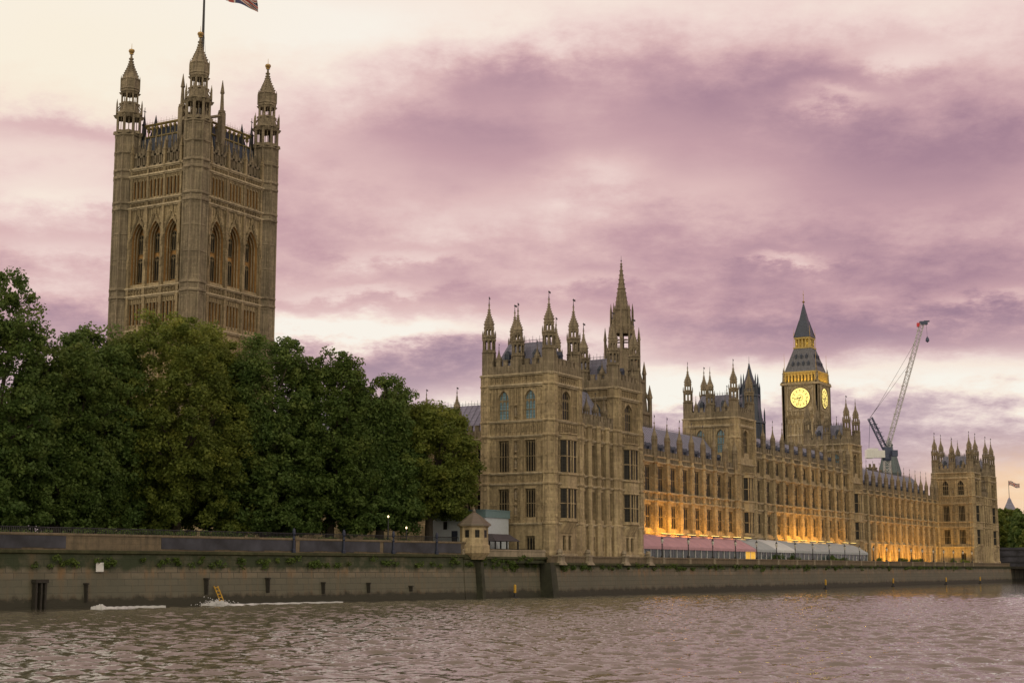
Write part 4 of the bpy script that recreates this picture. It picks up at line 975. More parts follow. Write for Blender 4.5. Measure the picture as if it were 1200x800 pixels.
# ------------------------------------------------------------------ clock tower
M['dial'] = emit('lit opal dial', (1.0, .80, .24), 1.05)
M['belfry_glow'] = emit('lit belfry', (1.0, .62, .06), .8)
def clock_tower():
    u0, v0 = 280.0, 55.0; w = 11.8; cx, cy = u0+w/2, v0+w/2
    t = thing('clock_tower', (cx, cy, 5.6), 'clock tower with lit yellow dials and pointed iron spire', 'clock tower')
    sq = lambda h: (cx-h, cx+h, cy-h, cy+h)
    mb = MB(); h = w/2-.55
    mb.frust(sq(h), 5.6, sq(h), 50.2); mb.frust(sq(h), 50.2, sq(w/2), 51.4); mb.frust(sq(w/2), 51.4, sq(w/2), 61.2); mb.frust(sq(w/2+.45), 61.2, sq(w/2+.45), 61.9)
    pn = MB()
    sides = [(Frame(u0, v0, 'E'), 'E'), (Frame(u0, v0+w, 'S'), 'S'), (Frame(u0+w, v0+w, 'W'), 'W'), (Frame(u0+w, v0, 'N'), 'N')]
    for fr, nm in sides:
        for i in range(9):
            s = 1.3+(w-2.6)*i/8; pn.fbox(fr, s-.14, s+.14, .7, .28, 8, 48.6)
        for z in (16, 24, 32, 40, 45): pn.fbox(fr, .6, w-.6, .7, .2, z, z+.5)
        for i in range(8):
            s = 1.3+(w-2.6)*(i+.5)/8; pn.fbox(fr, s-.3, s+.3, .7, .42, 49.0, 50.4)
        band(pn, fr, 1.0, w-1.0, 51.5, 52.6, 1.1, .18)
        for i in range(7):
            s = 1.6+(w-3.2)*i/6; x, y = fr(s, -.1); pn.prism(x, y, [(51.5, .18), (52.8, .18)], 4)
        # square frame round the dial
        c = w/2; R = 3.55; zc = 57.0
        for a in (-1, 1): pn.fbox(fr, c+a*4.1-.18, c+a*4.1+.18, .05, -.22, 52.9, 61.1)
        for z in (52.9, 60.9): pn.fbox(fr, c-4.2, c+4.2, .05, -.22, z, z+.28)
        for a in (-1, 1):
            for b in (-1, 1):
                x, y, z = fr.p(c+a*3.3, -.05, zc+b*3.3); pn.tube((x, y, z), fr.p(c+a*3.3, -.2, zc+b*3.3), .55, .5, 8)
        for e in (.45, w-.45):
            x, y = fr(e, .45); pn.prism(x, y, [(6, .75), (61.0, .75), (61.3, .95), (62.2, .95), (62.4, .5), (64.8, .36), (65, .5), (65.2, .3), (67.0, .04)], 8)
    mb.build('wall', M['stone'], t); pn.build('panelling', M['moulding'], t)
    for fr, nm in sides:
        c = w/2; zc = 57.0; R = 3.25
        d = MB(); n = 40; P = [(c+R*cos(2*pi*i/n), zc+R*sin(2*pi*i/n)) for i in range(n)]
        for p, q in zip(P, P[1:]+P[:1]): d.poly([fr.p(c, -.12, zc), fr.p(p[0], -.12, p[1]), fr.p(q[0], -.12, q[1])])
        face_o = d.build('clock_face', M['dial'], t)
        k = MB()
        for rr, ww in ((R, .12), (R*.80, .05), (R*.62, .05), (R*.26, .07)):
            Q = [(c+rr*cos(2*pi*i/32), zc+rr*sin(2*pi*i/32)) for i in range(32)]
            for p, q in zip(Q, Q[1:]+Q[:1]): k.tube(fr.p(p[0], -.16, p[1]), fr.p(q[0], -.16, q[1]), ww, ww, 4)
        for i in range(12):
            a = 2*pi*i/12; k.tube(fr.p(c+R*.66*cos(a), -.16, zc+R*.66*sin(a)), fr.p(c+R*.78*cos(a), -.16, zc+R*.78*sin(a)), .12, .12, 4); k.tube(fr.p(c+R*.26*cos(a), -.16, zc+R*.26*sin(a)), fr.p(c+R*.6*cos(a), -.16, zc+R*.6*sin(a)), .035, .035, 4)
        k.build('dial_ring', M['iron'], face_o)
        hm = MB()
        def hand(ang, L, wd):   # clockwise from twelve
            x, z = sin(ang), cos(ang); hm.tube(fr.p(c-.5*x, -.26, zc-.5*z), fr.p(c+L*x, -.26, zc+L*z), wd, wd*.5, 5)
        hand(2*pi*(8.62/12), 2.0, .17); hand(2*pi*37.0/60*.0+2*pi*33/60, 2.9, .10)
        hm.build('clock_hands', M['iron'], face_o)
    # belfry arcade, floodlit from inside
    bf = MB(); bf.frust(sq(w/2-.9), 61.9, sq(w/2-.9), 65.4)
    for fr, nm in sides:
        for i in range(10):
            s = 1.0+(w-2.0)*i/9; bf.fbox(fr, s-.24, s+.24, .9, .35, 61.9, 65.0)
            if i < 9: bf.fbox(fr, s+.24, s+.85, .9, .45, 64.4, 65.0)
        bf.fbox(fr, .5, w-.5, .9, .2, 65.0, 65.5)
    bf.build('belfry', M['goldpaint'], t)
    op = MB()
    for fr, nm in sides:
        for i in range(9):
            s = 1.0+(w-2.0)*(i+.5)/9; op.fbox(fr, s-.18, s+.18, .91, .88, 62.4, 64.2)
    op.build('belfry_opening', M['iron'], t)
    ro = MB(); ro.frust(sq(5.3), 65.4, sq(5.1), 65.9); ro.frust(sq(5.1), 65.9, sq(2.75), 73.2)
    for sg in range(4):
        for i in range(9):
            q = -4.6+9.2*i/8; k = q*2.6/4.9; A = [(q, -5.1), (5.1, q), (q, 5.1), (-5.1, q)][sg]; B = [(k, -2.75), (2.75, k), (k, 2.75), (-2.75, k)][sg]
            ro.tube((cx+A[0], cy+A[1], 65.9), (cx+B[0], cy+B[1], 73.2), .08, .08, 4)
    ro.build('roof', M['slate_mid'], t)
    dm = MB()
    for z, n, r in ((67.5, 4, 4.5), (69.9, 3, 3.75)):
        for i in range(n):
            q = (i-(n-1)/2)*1.7
            for x, y in ((cx+q, cy-r), (cx-r, cy+q)): dm.box(x-.3, x+.3, y-.3, y+.3, z, z+.8); dm.frust((x-.38, x+.38, y-.38, y+.38), z+.8, (x-.02, x+.02, y-.02, y+.02), z+1.5)
    dm.build('dormers', M['slate_dark'], t)['kind'] = 'stuff'
    ln = MB(); ln.frust(sq(2.9), 73.2, sq(2.9), 73.6); ln.frust(sq(1.5), 73.6, sq(1.5), 76.4)
    for fr_s in (-1, 1):
        for i in range(5):
            q = -2.2+4.4*i/4
            for x, y in ((cx+q, cy+fr_s*2.25), (cx+fr_s*2.25, cy+q)): ln.box(x-.2, x+.2, y-.2, y+.2, 73.6, 76.4)
    ln.frust(sq(2.6), 76.3, sq(2.6), 76.9); ln.build('lantern', M['goldpaint'], t)
    sp = MB(); sp.frust(sq(2.75), 76.9, sq(2.3), 78.2); sp.frust(sq(2.3), 78.2, sq(1.25), 82.4); sp.frust(sq(1.25), 82.4, sq(.14), 88.0)
    for sx in (-1, 1):
        for sy in (-1, 1): sp.tube((cx+sx*2.7, cy+sy*2.7, 76.9), (cx+sx*1.25, cy+sy*1.25, 82.4), .12, .1, 4)
    sp.build('spire', M['slate_dark'], t)
    f = MB(); f.tube((cx, cy, 87.8), (cx, cy, 92.4), .12, .04, 6); f.prism(cx, cy, [(88.2, .15), (88.6, .5), (89.0, .15)], 8); f.box(cx-.5, cx+.5, cy-.05, cy+.05, 90.9, 91.1)
    for a in (-1, 1):
        for b in (-1, 1):
            for r, z, hh in ((5.2, 65.5, 6.0), (2.7, 73.4, 5.2), (2.6, 76.8, 3.6)): f.tube((cx+a*r, cy+b*r, z), (cx+a*r, cy+b*r, z+hh), .09, .03, 4)
    f.build('finial', M['gold'], t)
    # the tower's own floodlights behind the belfry ledge
    for x, y, rot in ((cx, v0-.25, (radians(-160), 0, 0)), (u0-.25, cy, (radians(-160), 0, -pi/2))):
        l = bpy.data.lights.new('belfry_floodlight', 'AREA'); l.shape = 'RECTANGLE'; l.size = 9; l.size_y = .3; l.energy = 260; l.color = (1, .60, .05)
        o = bpy.data.objects.new('belfry_floodlight', l); COL.objects.link(o); o.location = (x, y, 62.1); o.rotation_euler = rot
    for z, e in ((74.9, 30),):
        for dx, dy in ((-1.9, -1.9), (1.9, -1.9), (-1.9, 1.9)):
            l = bpy.data.lights.new('lantern_light', 'POINT'); l.energy = e*.6; l.color = (1, .80, .22); l.shadow_soft_size = .2
            o = bpy.data.objects.new('lantern_light', l); COL.objects.link(o); o.location = (cx+dx, cy+dy, z)
clock_tower()
# ------------------------------------------------------------------ other roofs on the skyline
def vent_tower():
    cx, cy = 216.9, 53.9; t = thing('ventilation_tower', (cx, cy, 5.6), 'dark blue iron ventilation tower with pointed lantern behind the river front', 'roof tower')
    mb = MB(); mb.prism(cx, cy, [(5.6, 3.9), (43, 3.7), (43.2, 4.2), (43.8, 4.2), (44, 3.4), (50.5, 2.7), (50.7, 3.0), (51.2, 3.0), (51.3, 2.4), (53.4, 2.2), (53.6, 2.5), (54, 2.5), (54.1, 1.7), (57, .8), (60, .12)])
    for i in range(8):
        a = pi/8+i*pi/4
        for r, z0, z1 in ((3.9, 20, 46), (2.75, 44, 53), (2.3, 51, 55.5)): mb.prism(cx+r*cos(a), cy+r*sin(a), [(z0, .26), (z1, .22), (z1+1.6, .02)], 4, a)
        b = a+pi/8
        for k in (-.7, .7): mb.prism(cx+3.55*cos(b)-k*sin(b), cy+3.55*sin(b)+k*cos(b), [(24, .13), (42.8, .13)], 4, b)
    mb.build('wall', M['slate_dark'], t)
    f = MB(); f.tube((cx, cy, 59.8), (cx, cy, 62), .07, .03, 4); f.build('finial', M['iron'], t)
vent_tower()
M['slate_green'] = slate('weathered lead roof', (.10, .14, .16))
def back_turret():
    cx, cy = 401.5, 67.2; t = thing('roof_tower', (cx, cy, 5.6), 'grey blue tapered roof tower beside the crane mast', 'roof tower')
    mb = MB(); mb.frust((cx-3.4, cx+3.4, cy-3.4, cy+3.4), 5.6, (cx-3.4, cx+3.4, cy-3.4, cy+3.4), 40); mb.frust((cx-3.6, cx+3.6, cy-3.6, cy+3.6), 40, (cx-2.0, cx+2.0, cy-2.0, cy+2.0), 48); mb.prism(cx, cy, [(48, 1.7), (50.5, 1.4), (51, 1.6), (52, .9), (54.5, .1)], 8)
    for i in range(7):
        q = -3.2+6.4*i/6
        mb.tube((cx+q, cy-3.42, 20), (cx+q, cy-3.42, 40), .12, .12, 4); mb.tube((cx-3.42, cy+q, 20), (cx-3.42, cy+q, 40), .12, .12, 4); mb.tube((cx+q, cy-3.6, 40), (cx+q*.55, cy-2.0, 48), .1, .1, 4); mb.tube((cx-3.6, cy+q, 40), (cx-2.0, cy+q*.55, 48), .1, .1, 4)
    mb.build('wall', M['slate_green'], t)
back_turret()
def chimneys(u, v, z, ws, label):
    t = thing('chimney_block', (u, v, 5.6), label, 'chimney'); mb = MB()
    mb.box(u-5, u+5, v-4, v+4, 5.6, z-4); mb.build('wall', M['stone2'], t)
    for k, (dx, h) in enumerate(ws):
        c = MB(); x = u+dx; c.box(x-1, x+1, v-1, v+1, z-4.1, z+h-.6); c.box(x-1.2, x+1.2, v-1.2, v+1.2, z+h-.6, z+h-.2)
        for q in (-.7, -.25, .25, .7): c.prism(x+q, v-.6, [(z+h-.2, .16), (z+h+.8, .13)], 6); c.prism(x+q, v+.6, [(z+h-.2, .16), (z+h+.8, .13)], 6)
        c.build('chimney_stack', M['stone2'], t)
chimneys(207, 30.5, 33.6, ((-5, 1.8), (2, 1.6), (10, 0)), 'row of stone chimney stacks under the crane on the range roof')
chimneys(243, 27, 31.0, ((-3, .8), (3.5, -.5)), 'low chimney stacks on the roof just left of the far wing')
chimneys(140, 26, 31.0, ((-3, .8), (3.5, -.2)), 'low chimney stacks behind the middle river range')

# ------------------------------------------------------------------ tower crane
M['crane_grey'] = flat('pale grey crane steel', (.42, .42, .45), .5, 0, .1); M['crane_blue'] = flat('blue crane steel', (.05, .065, .12), .5, 0, .1); M['red'] = flat('red paint', (.5, .03, .04), .5, 0, .1)
def crane():
    base = np.array((362.75, 57.3, 5.6)); t = thing('tower_crane', tuple(base), 'tall luffing tower crane with white counterweight and raised lattice jib', 'crane', rz=AZ-pi/2)
    def bld(mb, name, m, par=t): o = link(name, mb.mesh(name, m), par); return o
    def lattice(mb, p, q, w, h, n, r=.13):
        p = np.array(p, float); q = np.array(q, float); d = (q-p)/np.linalg.norm(q-p); u = np.array((-d[2], 0, d[0])); v = np.array((0, 1., 0))
        C = [(a, b) for a in (-w/2, w/2) for b in (-h/2, h/2)]; C = [C[0], C[1], C[3], C[2]]
        for a, b in C: mb.tube(p+u*a+v*b, q+u*a+v*b, r, r, 4)
        for i in range(n):
            A = p+(q-p)*i/n; B = p+(q-p)*(i+1)/n
            for j in range(4):
                c, e = C[j], C[(j+1) % 4]
                if i % 2: c, e = e, c
                mb.tube(A+u*c[0]+v*c[1], B+u*e[0]+v*e[1], r*.6, r*.6, 4); mb.tube(A+u*c[0]+v*c[1], A+u*e[0]+v*e[1], r*.6, r*.6, 4)
    m = MB(); lattice(m, (0, 0, 0), (0, 0, 36.5), 2.1, 2.1, 18, .16); bld(m, 'mast', M['crane_grey'])
    s = MB(); s.prism(0, 0, [(36.5, 1.3), (37.2, 1.6), (38.4, 1.6), (38.8, 1.2)], 12); s.box(-1.2, 1.6, -1.2, 1.2, 38.8, 41.4); s.box(1.4, 3.4, -2.6, -.9, 38.0, 40.2); bld(s, 'slewing_platform', M['crane_blue'])
    c = MB(); c.box(-7.2, -.9, -1.3, 1.3, 37.6, 40.2); c.box(-7.6, -5.0, -1.5, 1.5, 37.4, 40.5); c.box(-6.8, -3.2, -1.0, 1.0, 40.2, 41.0); bld(c, 'counterweight', M['white'])
    a = MB(); A0, A1 = (-.6, 0, 41.0), (-5.6, 0, 52.0); lattice(a, A0, A1, 1.5, 1.5, 8, .15); a.tube((-6.4, 0, 40.3), A1, .07, .07, 4)
    for k in range(6): a.box(-1.0-k*.75, .8-k*.75, -.5, .5, 42.2+k*1.5, 42.35+k*1.5)
    bld(a, 'support_frame', M['crane_blue'])
    j = MB(); J0, J1 = (.2, 0, 40.6), (14.6, 0, 86.4); lattice(j, J0, J1, 1.45, 1.3, 34, .10)
    for k in range(9): 
        q = np.array(J0)+(np.array(J1)-np.array(J0))*(k+.5)/9; j.box(q[0]-1.1, q[0]-.2, -.3, .3, q[2], q[2]+.35)
    bld(j, 'jib', M['crane_grey'])
    h = MB(); h.box(13.8, 16.6, -.7, .7, 86.2, 87.4); h.box(15.4, 17.4, -.3, .3, 87.2, 87.7); h.tube((16.2, 0, 86.2), (16.4, 0, 81.6), .05, .05, 4); h.prism(16.4, 0, [(79.6, .1), (80.2, .7), (81.0, .6), (81.8, .1)], 8); bld(h, 'hook_block', M['crane_blue'])
    r = MB(); r.box(12.8, 13.9, -.5, .5, 85.4, 86.8); bld(r, 'warning_marker', M['red'])
    k = MB(); k.tube(A1, (-3.0, 0, 55.6), .09, .09, 4); k.tube(A1, (10.4, 0, 73.0), .05, .05, 4); k.tube((-3.0, 0, 55.6), (12.4, 0, 80.5), .05, .05, 4); bld(k, 'cable', M['iron'])
crane()

# ------------------------------------------------------------------ terrace: marquees, lamps, shrubs, floodlights
M['pink'] = flat('pink canvas', (.40, .235, .275), .8, 0, .12, .6); M['canvas'] = flat('grey white canvas', (.30, .335, .36), .8, 0, .1, .6); M['canvas_glass'] = flat('marquee windows', (.055, .08, .085), .25, 0, .6, 1.2)
M['canvas_white'] = flat('white canvas', (.50, .53, .55), .8, 0, .08, .6)
M['warm_panel'] = emit('lit marquee window', (1.0, .58, .08), .35)
def marquee(name, u0, u1, label, mk, nb, white=(), lit=False):
    t = thing(name, (u0, 4.6, 4.2), label, 'marquee'); n = 8
    def prof(k, u):   # curved awning section from the eave at the river side up to the wall
        a = k/n; return 3.2+5.6*a, 7.0+2.1*sin(a*pi/2)
    c = MB(); bw = (u1-u0)/nb
    for b in range(nb):
        for k in range(n):
            for q in range(4):
                x0 = u0+bw*(b+q/4); x1 = u0+bw*(b+(q+1)/4)
                sag = lambda f: -.16*sin(f*pi)
                P = [(x, prof(kk, x)[0], prof(kk, x)[1]+sag(f)) for x, kk, f in ((x0, k, q/4), (x1, k, (q+1)/4), (x1, k+1, (q+1)/4), (x0, k+1, q/4))]
                c.poly(P, 1 if b in white else 0)
        x0 = u0+bw*b; c.poly([(x0, 3.2, 7.0), (x0+bw, 3.2, 7.0), (x0+bw, 3.15, 6.55), (x0, 3.15, 6.55)], 1 if b in white else 0)
    for x in (u0, u1): c.poly([(x, 3.2, 6.6)]+[(x, *prof(k, x)) for k in range(n+1)]+[(x, 8.8, 4.3), (x, 3.4, 4.3)])
    c.build('canopy', [M[mk], M['canvas_white']], t)
    f = MB(); w = MB()
    for b in range(nb*2+1):
        x = u0+bw*b/2; f.box(x-.04, x+.04, 3.3, 3.45, 4.2, 6.7)
    f.build('frame', M['white'], t)
    lt = MB()
    for b in range(nb*2):
        x = u0+bw*b/2
        for k in range(3): (lt if lit and b >= nb*2-2 else w).box(x+.08+k*bw/6, x+(k+1)*bw/6-.02, 3.42, 3.46, 4.3, 6.6)
    if lit: lt.build('lit_panel', M['warm_panel'], t)
    w.build('side_panel', M['canvas_glass'], t)
marquee('marquee', 33.5, 84, 'long pink marquee on the terrace before the floodlit range', 'pink', 10, (), True)
marquee('marquee', 84.3, 153, 'long grey and white marquee on the terrace, right of the pink one', 'canvas', 13, (2, 3))

M['lamp_glass'] = flat('lamp glass', (.5, .5, .48), .3, 0, .05)
def lamp_proto():
    t = thing('street_lamp', (33.7, -.75, 5.2), 'black lamp on the terrace wall in front of the pink marquee', 'street lamp', 'lamps along the terrace wall')
    p = MB(); p.prism(0, 0, [(0, .2), (.25, .2), (.35, .1), (1.9, .065), (2.0, .11), (2.1, .06)], 8); p.tube((-.35, 0, 1.75), (.35, 0, 1.75), .035, .035, 4); link('post', p.mesh('post', M['iron']), t)
    g = MB(); g.prism(0, 0, [(2.1, .1), (2.5, .24), (2.75, .2)], 6); l = link('lamp_head', g.mesh('lamp_head', M['lamp_glass']), t)
    c = MB(); c.prism(0, 0, [(2.75, .27), (2.85, .2), (3.0, .08), (3.25, .02)], 6); link('cap', c.mesh('cap', M['iron']), l)
    b = MB(); b.box(-.42, .42, -.36, .34, -1.0, -.12); b.box(-.5, .5, -.44, .36, -.12, 0.0); b.frust((-.5, .5, -.46, .36), -1.25, (-.42, .42, -.36, .34), -.95); link('pedestal', b.mesh('pedestal', M['coping']), t)
    return t
lp = lamp_proto(); NL = 21
for i in range(1, NL):
    o = copy_tree(lp); o.location = (33.7+10.0*i, -.75, 5.2)
    x = o.location.x
    o['label'] = ('black lamp on the terrace wall in front of the pink marquee' if x < 84 else 'black lamp on the terrace wall in front of the grey marquee' if x < 155 else 'black lamp on the far terrace wall before the floodlit range')
# heavier pedestals under the near wing
pd = MB()
for u in (-1.2, 4.2, 9.5, 19.2, 27.9): pass
def pedestal(u):
    t = MB(); t.box(u-.55, u+.55, -1.45, -.55, 4.15, 5.15); t.box(u-.68, u+.68, -1.58, -.5, 5.15, 5.32); t.frust((u-.9, u+.9, -1.7, -.5), 4.0, (u-.55, u+.55, -1.45, -.5), 4.5); t.prism(u, -1.0, [(5.3, .4), (5.5, .3), (5.6, .42), (6.0, .3), (6.1, .05)], 8)
    return tag(t.build('pedestal', M['coping']), 'pale stone pedestal on the wall below the near wing', 'pedestal', 'pedestals below the near wing')
for u in (.3, 8.4, 19.8, 28.1): pedestal(u)

M['leafA'] = None
def leaf_mat(name, c_dark, c_mid, c_lite, sc=.35):
    m, n, b = mat(name); tc = n.new('ShaderNodeNewGeometry').outputs['Position']; at = n.new('ShaderNodeAttribute'); at.attribute_name = 'tint'
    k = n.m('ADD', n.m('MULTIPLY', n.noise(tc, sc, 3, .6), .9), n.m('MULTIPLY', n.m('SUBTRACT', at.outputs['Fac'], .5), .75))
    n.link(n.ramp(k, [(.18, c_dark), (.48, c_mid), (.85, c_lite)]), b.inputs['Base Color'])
    b.inputs['Roughness'].default_value = .6; b.inputs['Specular IOR Level'].default_value = .25
    tr = n.new('ShaderNodeBsdfTranslucent'); n.link(n.ramp(k, [(.18, c_dark), (.48, c_mid), (.85, c_lite)]), tr.inputs[0])
    mx = n.new('ShaderNodeMixShader'); mx.inputs[0].default_value = .46; out = m.node_tree.nodes['Material Output']
    n.link(b.outputs[0], mx.inputs[1]); n.link(tr.outputs[0], mx.inputs[2]); n.link(mx.outputs[0], out.inputs[0])
    return m
LEAF = [leaf_mat('plane leaves green', (.060, .108, .027), (.106, .165, .042), (.180, .232, .058)),
        leaf_mat('plane leaves yellowing', (.085, .122, .024), (.150, .188, .037), (.25, .27, .052)),
        leaf_mat('plane leaves dark', (.054, .096, .022), (.096, .148, .034), (.160, .205, .050))]
def leaf_mesh(name, cent, rad, per, size, m, rng, flat_=.8, tints=None):
    """many small pointed leaf faces scattered in clumps through the crown"""
    n = len(cent)*per; C = np.repeat(cent, per, 0); R = np.repeat(rad, per)[:, None]
    g = rng.normal(size=(n, 3)); g /= np.linalg.norm(g, axis=1)[:, None]; rr = rng.random((n, 1))**.45
    pos = C+g*rr*R*np.array([1, 1, flat_])
    nrm = g*.7+rng.normal(size=(n, 3))*.7+np.array([0, 0, .45]); nrm /= np.linalg.norm(nrm, axis=1)[:, None]
    u = np.cross(nrm, rng.normal(size=(n, 3))); u /= np.linalg.norm(u, axis=1)[:, None]; w = np.cross(nrm, u)
    s = size*(.6+.8*rng.random((n, 1)))
    V = np.empty((n, 4, 3)); V[:, 0] = pos-u*s*.62; V[:, 1] = pos+w*s*.40; V[:, 2] = pos+u*s*.62+nrm*s*.12; V[:, 3] = pos-w*s*.40
    me = bpy.data.meshes.new(name); me.vertices.add(n*4); me.vertices.foreach_set('co', V.reshape(-1).astype(np.float32))
    me.loops.add(n*4); me.loops.foreach_set('vertex_index', np.arange(n*4, dtype=np.int32)); me.polygons.add(n); me.polygons.foreach_set('loop_start', np.arange(0, n*4, 4, dtype=np.int32))
    me.update(calc_edges=True)
    a = me.attributes.new('tint', 'FLOAT', 'FACE'); tt = (np.repeat(tints, per) if tints is not None else np.full(n, .5))+rng.normal(size=n)*.10
    a.data.foreach_set('value', np.clip(tt, 0, 1).astype(np.float32)); me.materials.append(m); return me
def tree(name, u, v, z0, H, rx_, ry_, zb, label, mi=0, seed=1, group='plane trees along the garden wall', ncl=300, per=110, size=.38, open_=0., trunk=.55, cat='tree', cs=1.0):
    rng = np.random.default_rng(seed); t = thing(name, (u, v, z0), label, cat, group)
    zm = zb+(H-zb)*.45
    # lobed outline: a few random bulges and dents over the egg shaped crown
    K = rng.normal(size=(9, 3)); K /= np.linalg.norm(K, axis=1)[:, None]; A = rng.normal(size=9)*.20
    holes = rng.normal(size=(int(3+open_*16), 3)); holes[:, 2] = np.abs(holes[:, 2])*.8; holes /= np.linalg.norm(holes, axis=1)[:, None]
    cl = []; cr_ = []; ct = []
    while len(cl) < ncl:
        g = rng.normal(size=3); g /= np.linalg.norm(g)
        lob = 1+float(np.sum(A*np.exp(-((1-K@g)/.18)))); q = lob*(.58+.42*rng.random()**.55)
        if open_ and q > .7 and np.max(holes@g) > .955 and rng.random() < .85: continue
        hz = (H-zm) if g[2] > 0 else (zm-zb)
        taper = max(.12, 1-g[2]**2)**-.26 * (1.0 if g[2] < 0 else 1-.18*g[2])
        p = np.array((g[0]*rx_*q*taper, g[1]*ry_*q*taper, zm+g[2]*hz*min(q, 1.0)))
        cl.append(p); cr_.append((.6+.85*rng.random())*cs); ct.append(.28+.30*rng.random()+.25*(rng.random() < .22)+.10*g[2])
    for j in range(int(ncl*.22)):   # drooping skirt
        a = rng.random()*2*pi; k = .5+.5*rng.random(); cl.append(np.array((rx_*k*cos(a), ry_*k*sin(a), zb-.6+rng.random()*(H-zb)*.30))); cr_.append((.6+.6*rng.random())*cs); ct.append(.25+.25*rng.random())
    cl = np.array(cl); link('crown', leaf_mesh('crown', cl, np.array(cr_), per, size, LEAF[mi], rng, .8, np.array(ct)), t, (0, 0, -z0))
    tm = MB(); zf = zb+(H-zb)*.22
    tm.prism(0, 0, [(-.3, trunk*1.5), (.6, trunk*1.05), ((zf-z0)*.6, trunk*.85), (zf-z0, trunk*.7)], 9)
    for b in cl[rng.choice(ncl, 16, replace=False)]:
        s = np.array((0, 0, (zf-z0)*(.75+.25*rng.random()))); e = np.array((b[0], b[1], b[2]-z0)); mid = s+(e-s)*.5+np.array((rng.normal()*.5, rng.normal()*.5, .9)); r0 = trunk*.42
        tm.tube(s, mid, r0, r0*.6, 6); tm.tube(mid, e, r0*.6, r0*.28, 5)
        for q in cl[rng.integers(0, len(cl), 14)]:
            if np.linalg.norm(q-b) < 4: tm.tube(e, (q[0], q[1], q[2]-z0), r0*.25, .03, 4)
    link('trunk', tm.mesh('trunk', M['bark']), t)
    return t
def z_lo(q, zb, rng): return zb+rng.random()*1.5

TREES = [  # u, v, H, rx, ry, zb, material, seed, open, label
    (-67.5, 30, 35.5, 6.6, 6.2, 8.5, 0, 11, .8, 'tallest plane tree at the far left edge with sky gaps in its crown'),
    (-59, 29, 28.6, 6.0, 6.0, 8.5, 2, 12, .7, 'dark plane tree at the left whose top dips left of the great tower'),
    (-52, 31, 31.5, 5.2, 6.0, 8.5, 0, 13, .3, 'plane tree under the left edge of the great tower'),
    (-41, 28, 35.0, 10.6, 9.0, 8.5, 1, 14, .1, 'broad yellowing plane tree directly below the great tower'),
    (-31, 23.0, 34.0, 7.6, 7.0, 8.5, 0, 15, .25, 'plane tree just right of the great tower'),
    (-24.5, 18.0, 32.6, 6.8, 6.2, 8.5, 2, 16, .4, 'plane tree with open feathery top between great tower and roof'),
    (-19.5, 14.0, 29.0, 6.0, 5.6, 8.8, 0, 17, .35, 'plane tree right of centre of the row, above two lit lamps'),
    (-12.2, 11.4, 25.0, 5.7, 5.2, 10.6, 1, 18, .2, 'last plane tree of the row, its leaves touching the near wing'),
]
for u, v, H, rx_, ry_, zb, mi, sd, op, lab in TREES:
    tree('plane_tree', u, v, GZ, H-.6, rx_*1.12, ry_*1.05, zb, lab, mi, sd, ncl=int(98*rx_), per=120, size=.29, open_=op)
for u, v, H, r, sd, lab in ((-66, 46, 26, 8, 31, 'plane tree standing behind the tallest tree at the left'), (-48, 50, 25, 8, 32, 'plane tree standing behind the yellowing tree'), (-32, 44, 26, 8, 33, 'plane tree behind, right below the right edge of the great tower'), (-20, 36, 25, 7.5, 34, 'plane tree in the back row nearest the garden front')):
    tree('plane_tree', u, v, GZ, H, r, r, 8.5, lab, 2, sd, 'plane trees in the back row', ncl=240, per=80, size=.55, cs=1.4)
# shrubs in tubs on the terrace
def shrub(u, v, z, r, label, seed, group, name='shrub', mi=0):
    rng = np.random.default_rng(seed); t = thing(name, (u, v, z), label, 'shrub', group)
    cl = rng.normal(size=(14, 3))*np.array([r*.5, r*.4, r*.3])+np.array([0, 0, r*.8]); link('foliage', leaf_mesh('foliage', cl, np.full(14, r*.42), 60, .22, LEAF[mi], rng), t)
    p = MB(); p.prism(0, 0, [(0, r*.3), (r*.4, r*.42)], 8); link('tub', p.mesh('tub', M['iron']), t)
for i, u in enumerate((158.5, 178, 187, 192, 226, 236, 241, 94, 101, 126, 132)):
    shrub(u, 2.2 if u > 100 else 2.6, 4.2, 1.25, 'dark clipped shrub in a tub on the terrace behind the wall', 40+i, 'shrubs in tubs on the terrace')

# floodlights along the foot of the river front
M['flood'] = emit('floodlight lens', (1, .72, .2), 2.2)
def flood(u, v, z, energy, w=3.6, vis=True, tilt=52, label='small floodlight on the ledge below a bright bay of the river front'):
    t = thing('floodlight', (u, v, z), label, 'floodlight', 'floodlights at the foot of the river front')
    b = MB(); b.box(-w*.42, w*.42, -.16, .12, 0, .2); link('housing', b.mesh('housing', M['iron']), t)
    g = MB(); g.box(-w*.40, w*.40, -.13, .1, .2, .26); link('lens', g.mesh('lens', M['flood']), t)
    l = bpy.data.lights.new('floodlight_beam', 'AREA'); l.shape = 'RECTANGLE'; l.size = w*.8; l.size_y = .2; l.energy = energy*.68; l.color = (1, .43, .025)
    o = bpy.data.objects.new('floodlight_beam', l); COL.objects.link(o); o.parent = t; o.location = (0, .05, .30); o.rotation_euler = (radians(180-tilt), 0, 0)
bwS = (91.6-28.4)/12; bwM = 61/11; bwN = (241.7-170.6)/13
for i, e in ((4, 800), (5, 860), (6, 760), (7, 110), (8, 560), (9, 170), (10, 230), (11, 250)): flood(28.4+(i+.5)*bwS, 6.7, 8.95, e*random.uniform(.75, 1.1), 4.0)
for i, e in ((2, 600), (3, 720), (4, 680), (5, 700), (6, 600), (8, 360), (9, 380)): flood(101.2+(i+.5)*bwM, 6.7, 8.95, e*random.uniform(.75, 1.1), 4.2)
for i in range(1, 11): flood(170.6+(i+.5)*bwN, 6.4, 4.3, random.uniform(620, 980) if 1 < i < 9 else 450, 4.0, tilt=35, label='floodlight on the terrace floor lighting the far river range')
